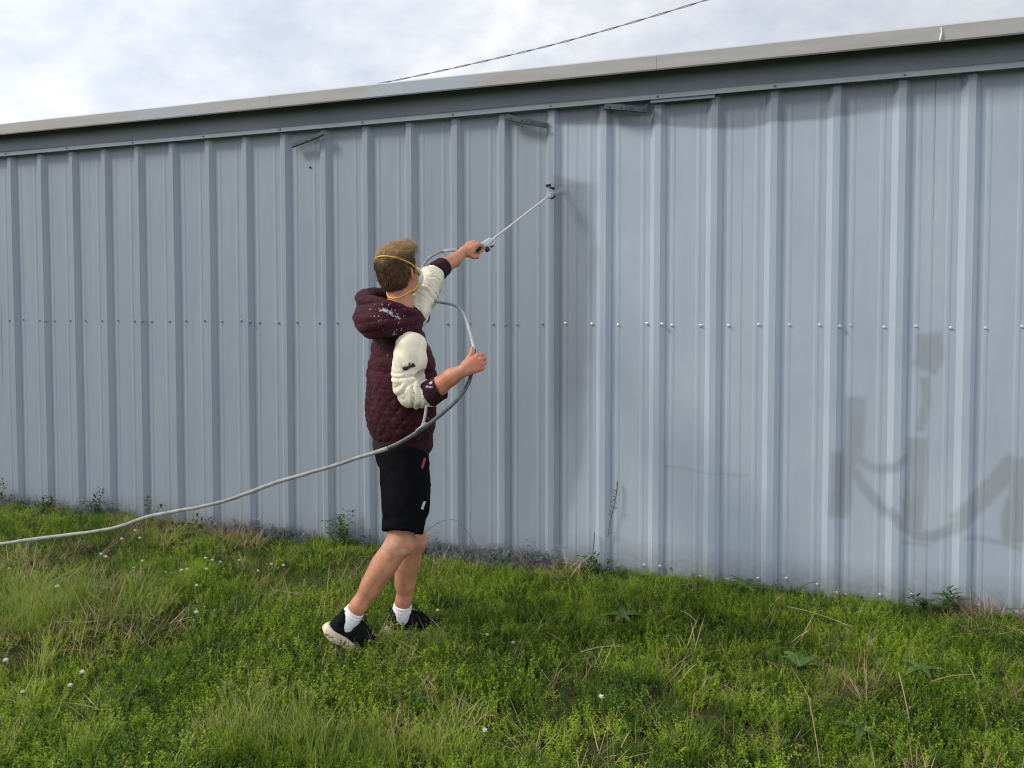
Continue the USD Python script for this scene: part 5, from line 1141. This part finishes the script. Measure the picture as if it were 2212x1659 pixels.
# broad-leaved rosettes and single straws in the lawn
def rosette(px, py, L, n, label, az0=0.0, fan=6.28, w=0.28):
    x, y = ground_at(px, py); z = float(gz(x, y)) + 0.045; t = thing('broad_leaved_weed', label, 'weed', loc=(x, y, z)); r = np.random.default_rng(int(px))
    for k in range(n):
        az = az0 + fan * k / n + r.normal(0, .15); Lk = L * r.uniform(0.7, 1.15); V, F = [], []; d2 = np.array([math.cos(az), math.sin(az), 0]); s_ = np.array([-d2[1], d2[0], 0]); ns = 7
        for i in range(ns + 1):
            u = i / ns; ww = Lk * w * math.sin(math.pi * min(u ** 0.7, 0.999)) * 0.5 + 0.001; p = d2 * Lk * u + np.array([0, 0, Lk * (0.55 * u - 0.5 * u * u)]); V += [p - s_ * ww + [0, 0, ww * .35], p, p + s_ * ww + [0, 0, ww * .35]]
        for i in range(ns): b = 3 * i; F += [[b, b + 1, b + 4, b + 3], [b + 1, b + 2, b + 5, b + 4]]
        obj('leaf', (np.array(V), np.array(F)), M['broad'], t, smooth=True)
rosette(1725, 1470, 0.12, 5, 'pale broad leaved weed standing alone in the right of the lawn', 0.2, 3.0)
rosette(1345, 1352, 0.10, 7, 'dark broad leaved rosette between the person and the right half of the wall')
rosette(1610, 1290, 0.12, 6, 'dark broad leaved weed in the grass close to the wall')
rosette(1990, 1480, 0.10, 5, 'narrow leaved weed low in the lawn near the right edge')
rosette(1860, 1600, 0.085, 6, 'broad dark rosette in the lower right of the lawn')
def straw(x0, y0, x1, y1, lift, label, w=0.0045):
    a, b = ground_at(x0, y0), ground_at(x1, y1); za, zb = float(gz(*a)) + lift[0], float(gz(*b)) + lift[1]; P = spline(np.array([[*a, za], [*((a + b) / 2), (za + zb) / 2 + 0.01], [*b, zb]]), 10)
    t = thing('straw_stalk', label, 'straw'); obj('stalk', tube(P, np.linspace(w / 2, w / 3, 10), 6), M['dry'], t, smooth=True)
straw(1180, 1400, 1232, 1432, (0.07, 0.06), 'long pale straw lying in mid lawn right of the front shoe', 0.006)
straw(1745, 1578, 1772, 1680, (0.13, 0.02), 'stiff pale stalk leaning in the near lawn at right')
straw(1700, 1345, 1840, 1395, (0.07, 0.07), 'long straw lying parallel to the wall at right')
straw(1470, 1352, 1505, 1372, (0.07, 0.07), 'straw in the lawn below the dry vine')
straw(1505, 1470, 1470, 1500, (0.07, 0.06), 'short straw in the middle of the right lawn')
straw(1940, 1520, 1965, 1590, (0.11, 0.05), 'upright bent stalk in the lower right lawn')
straw(2010, 1525, 2105, 1512, (0.08, 0.08), 'level straw near the right edge of the lawn')
straw(1500, 1560, 1492, 1600, (0.10, 0.03), 'short stub of straw in the near lawn')
straw(1255, 1440, 1340, 1428, (0.07, 0.08), 'straw crossing level beside the long pale one')
straw(705, 1320, 712, 1262, (0.03, 0.10), 'thin upright straw left of the rear leg', 0.004)
straw(590, 1300, 740, 1330, (0.05, 0.05), 'fine straw lying left of the rear shoe', 0.0035)
straw(1150, 1640, 1205, 1500, (0.02, 0.14), 'tall dry stalk in the near lawn right of the seeding tuft', 0.004)
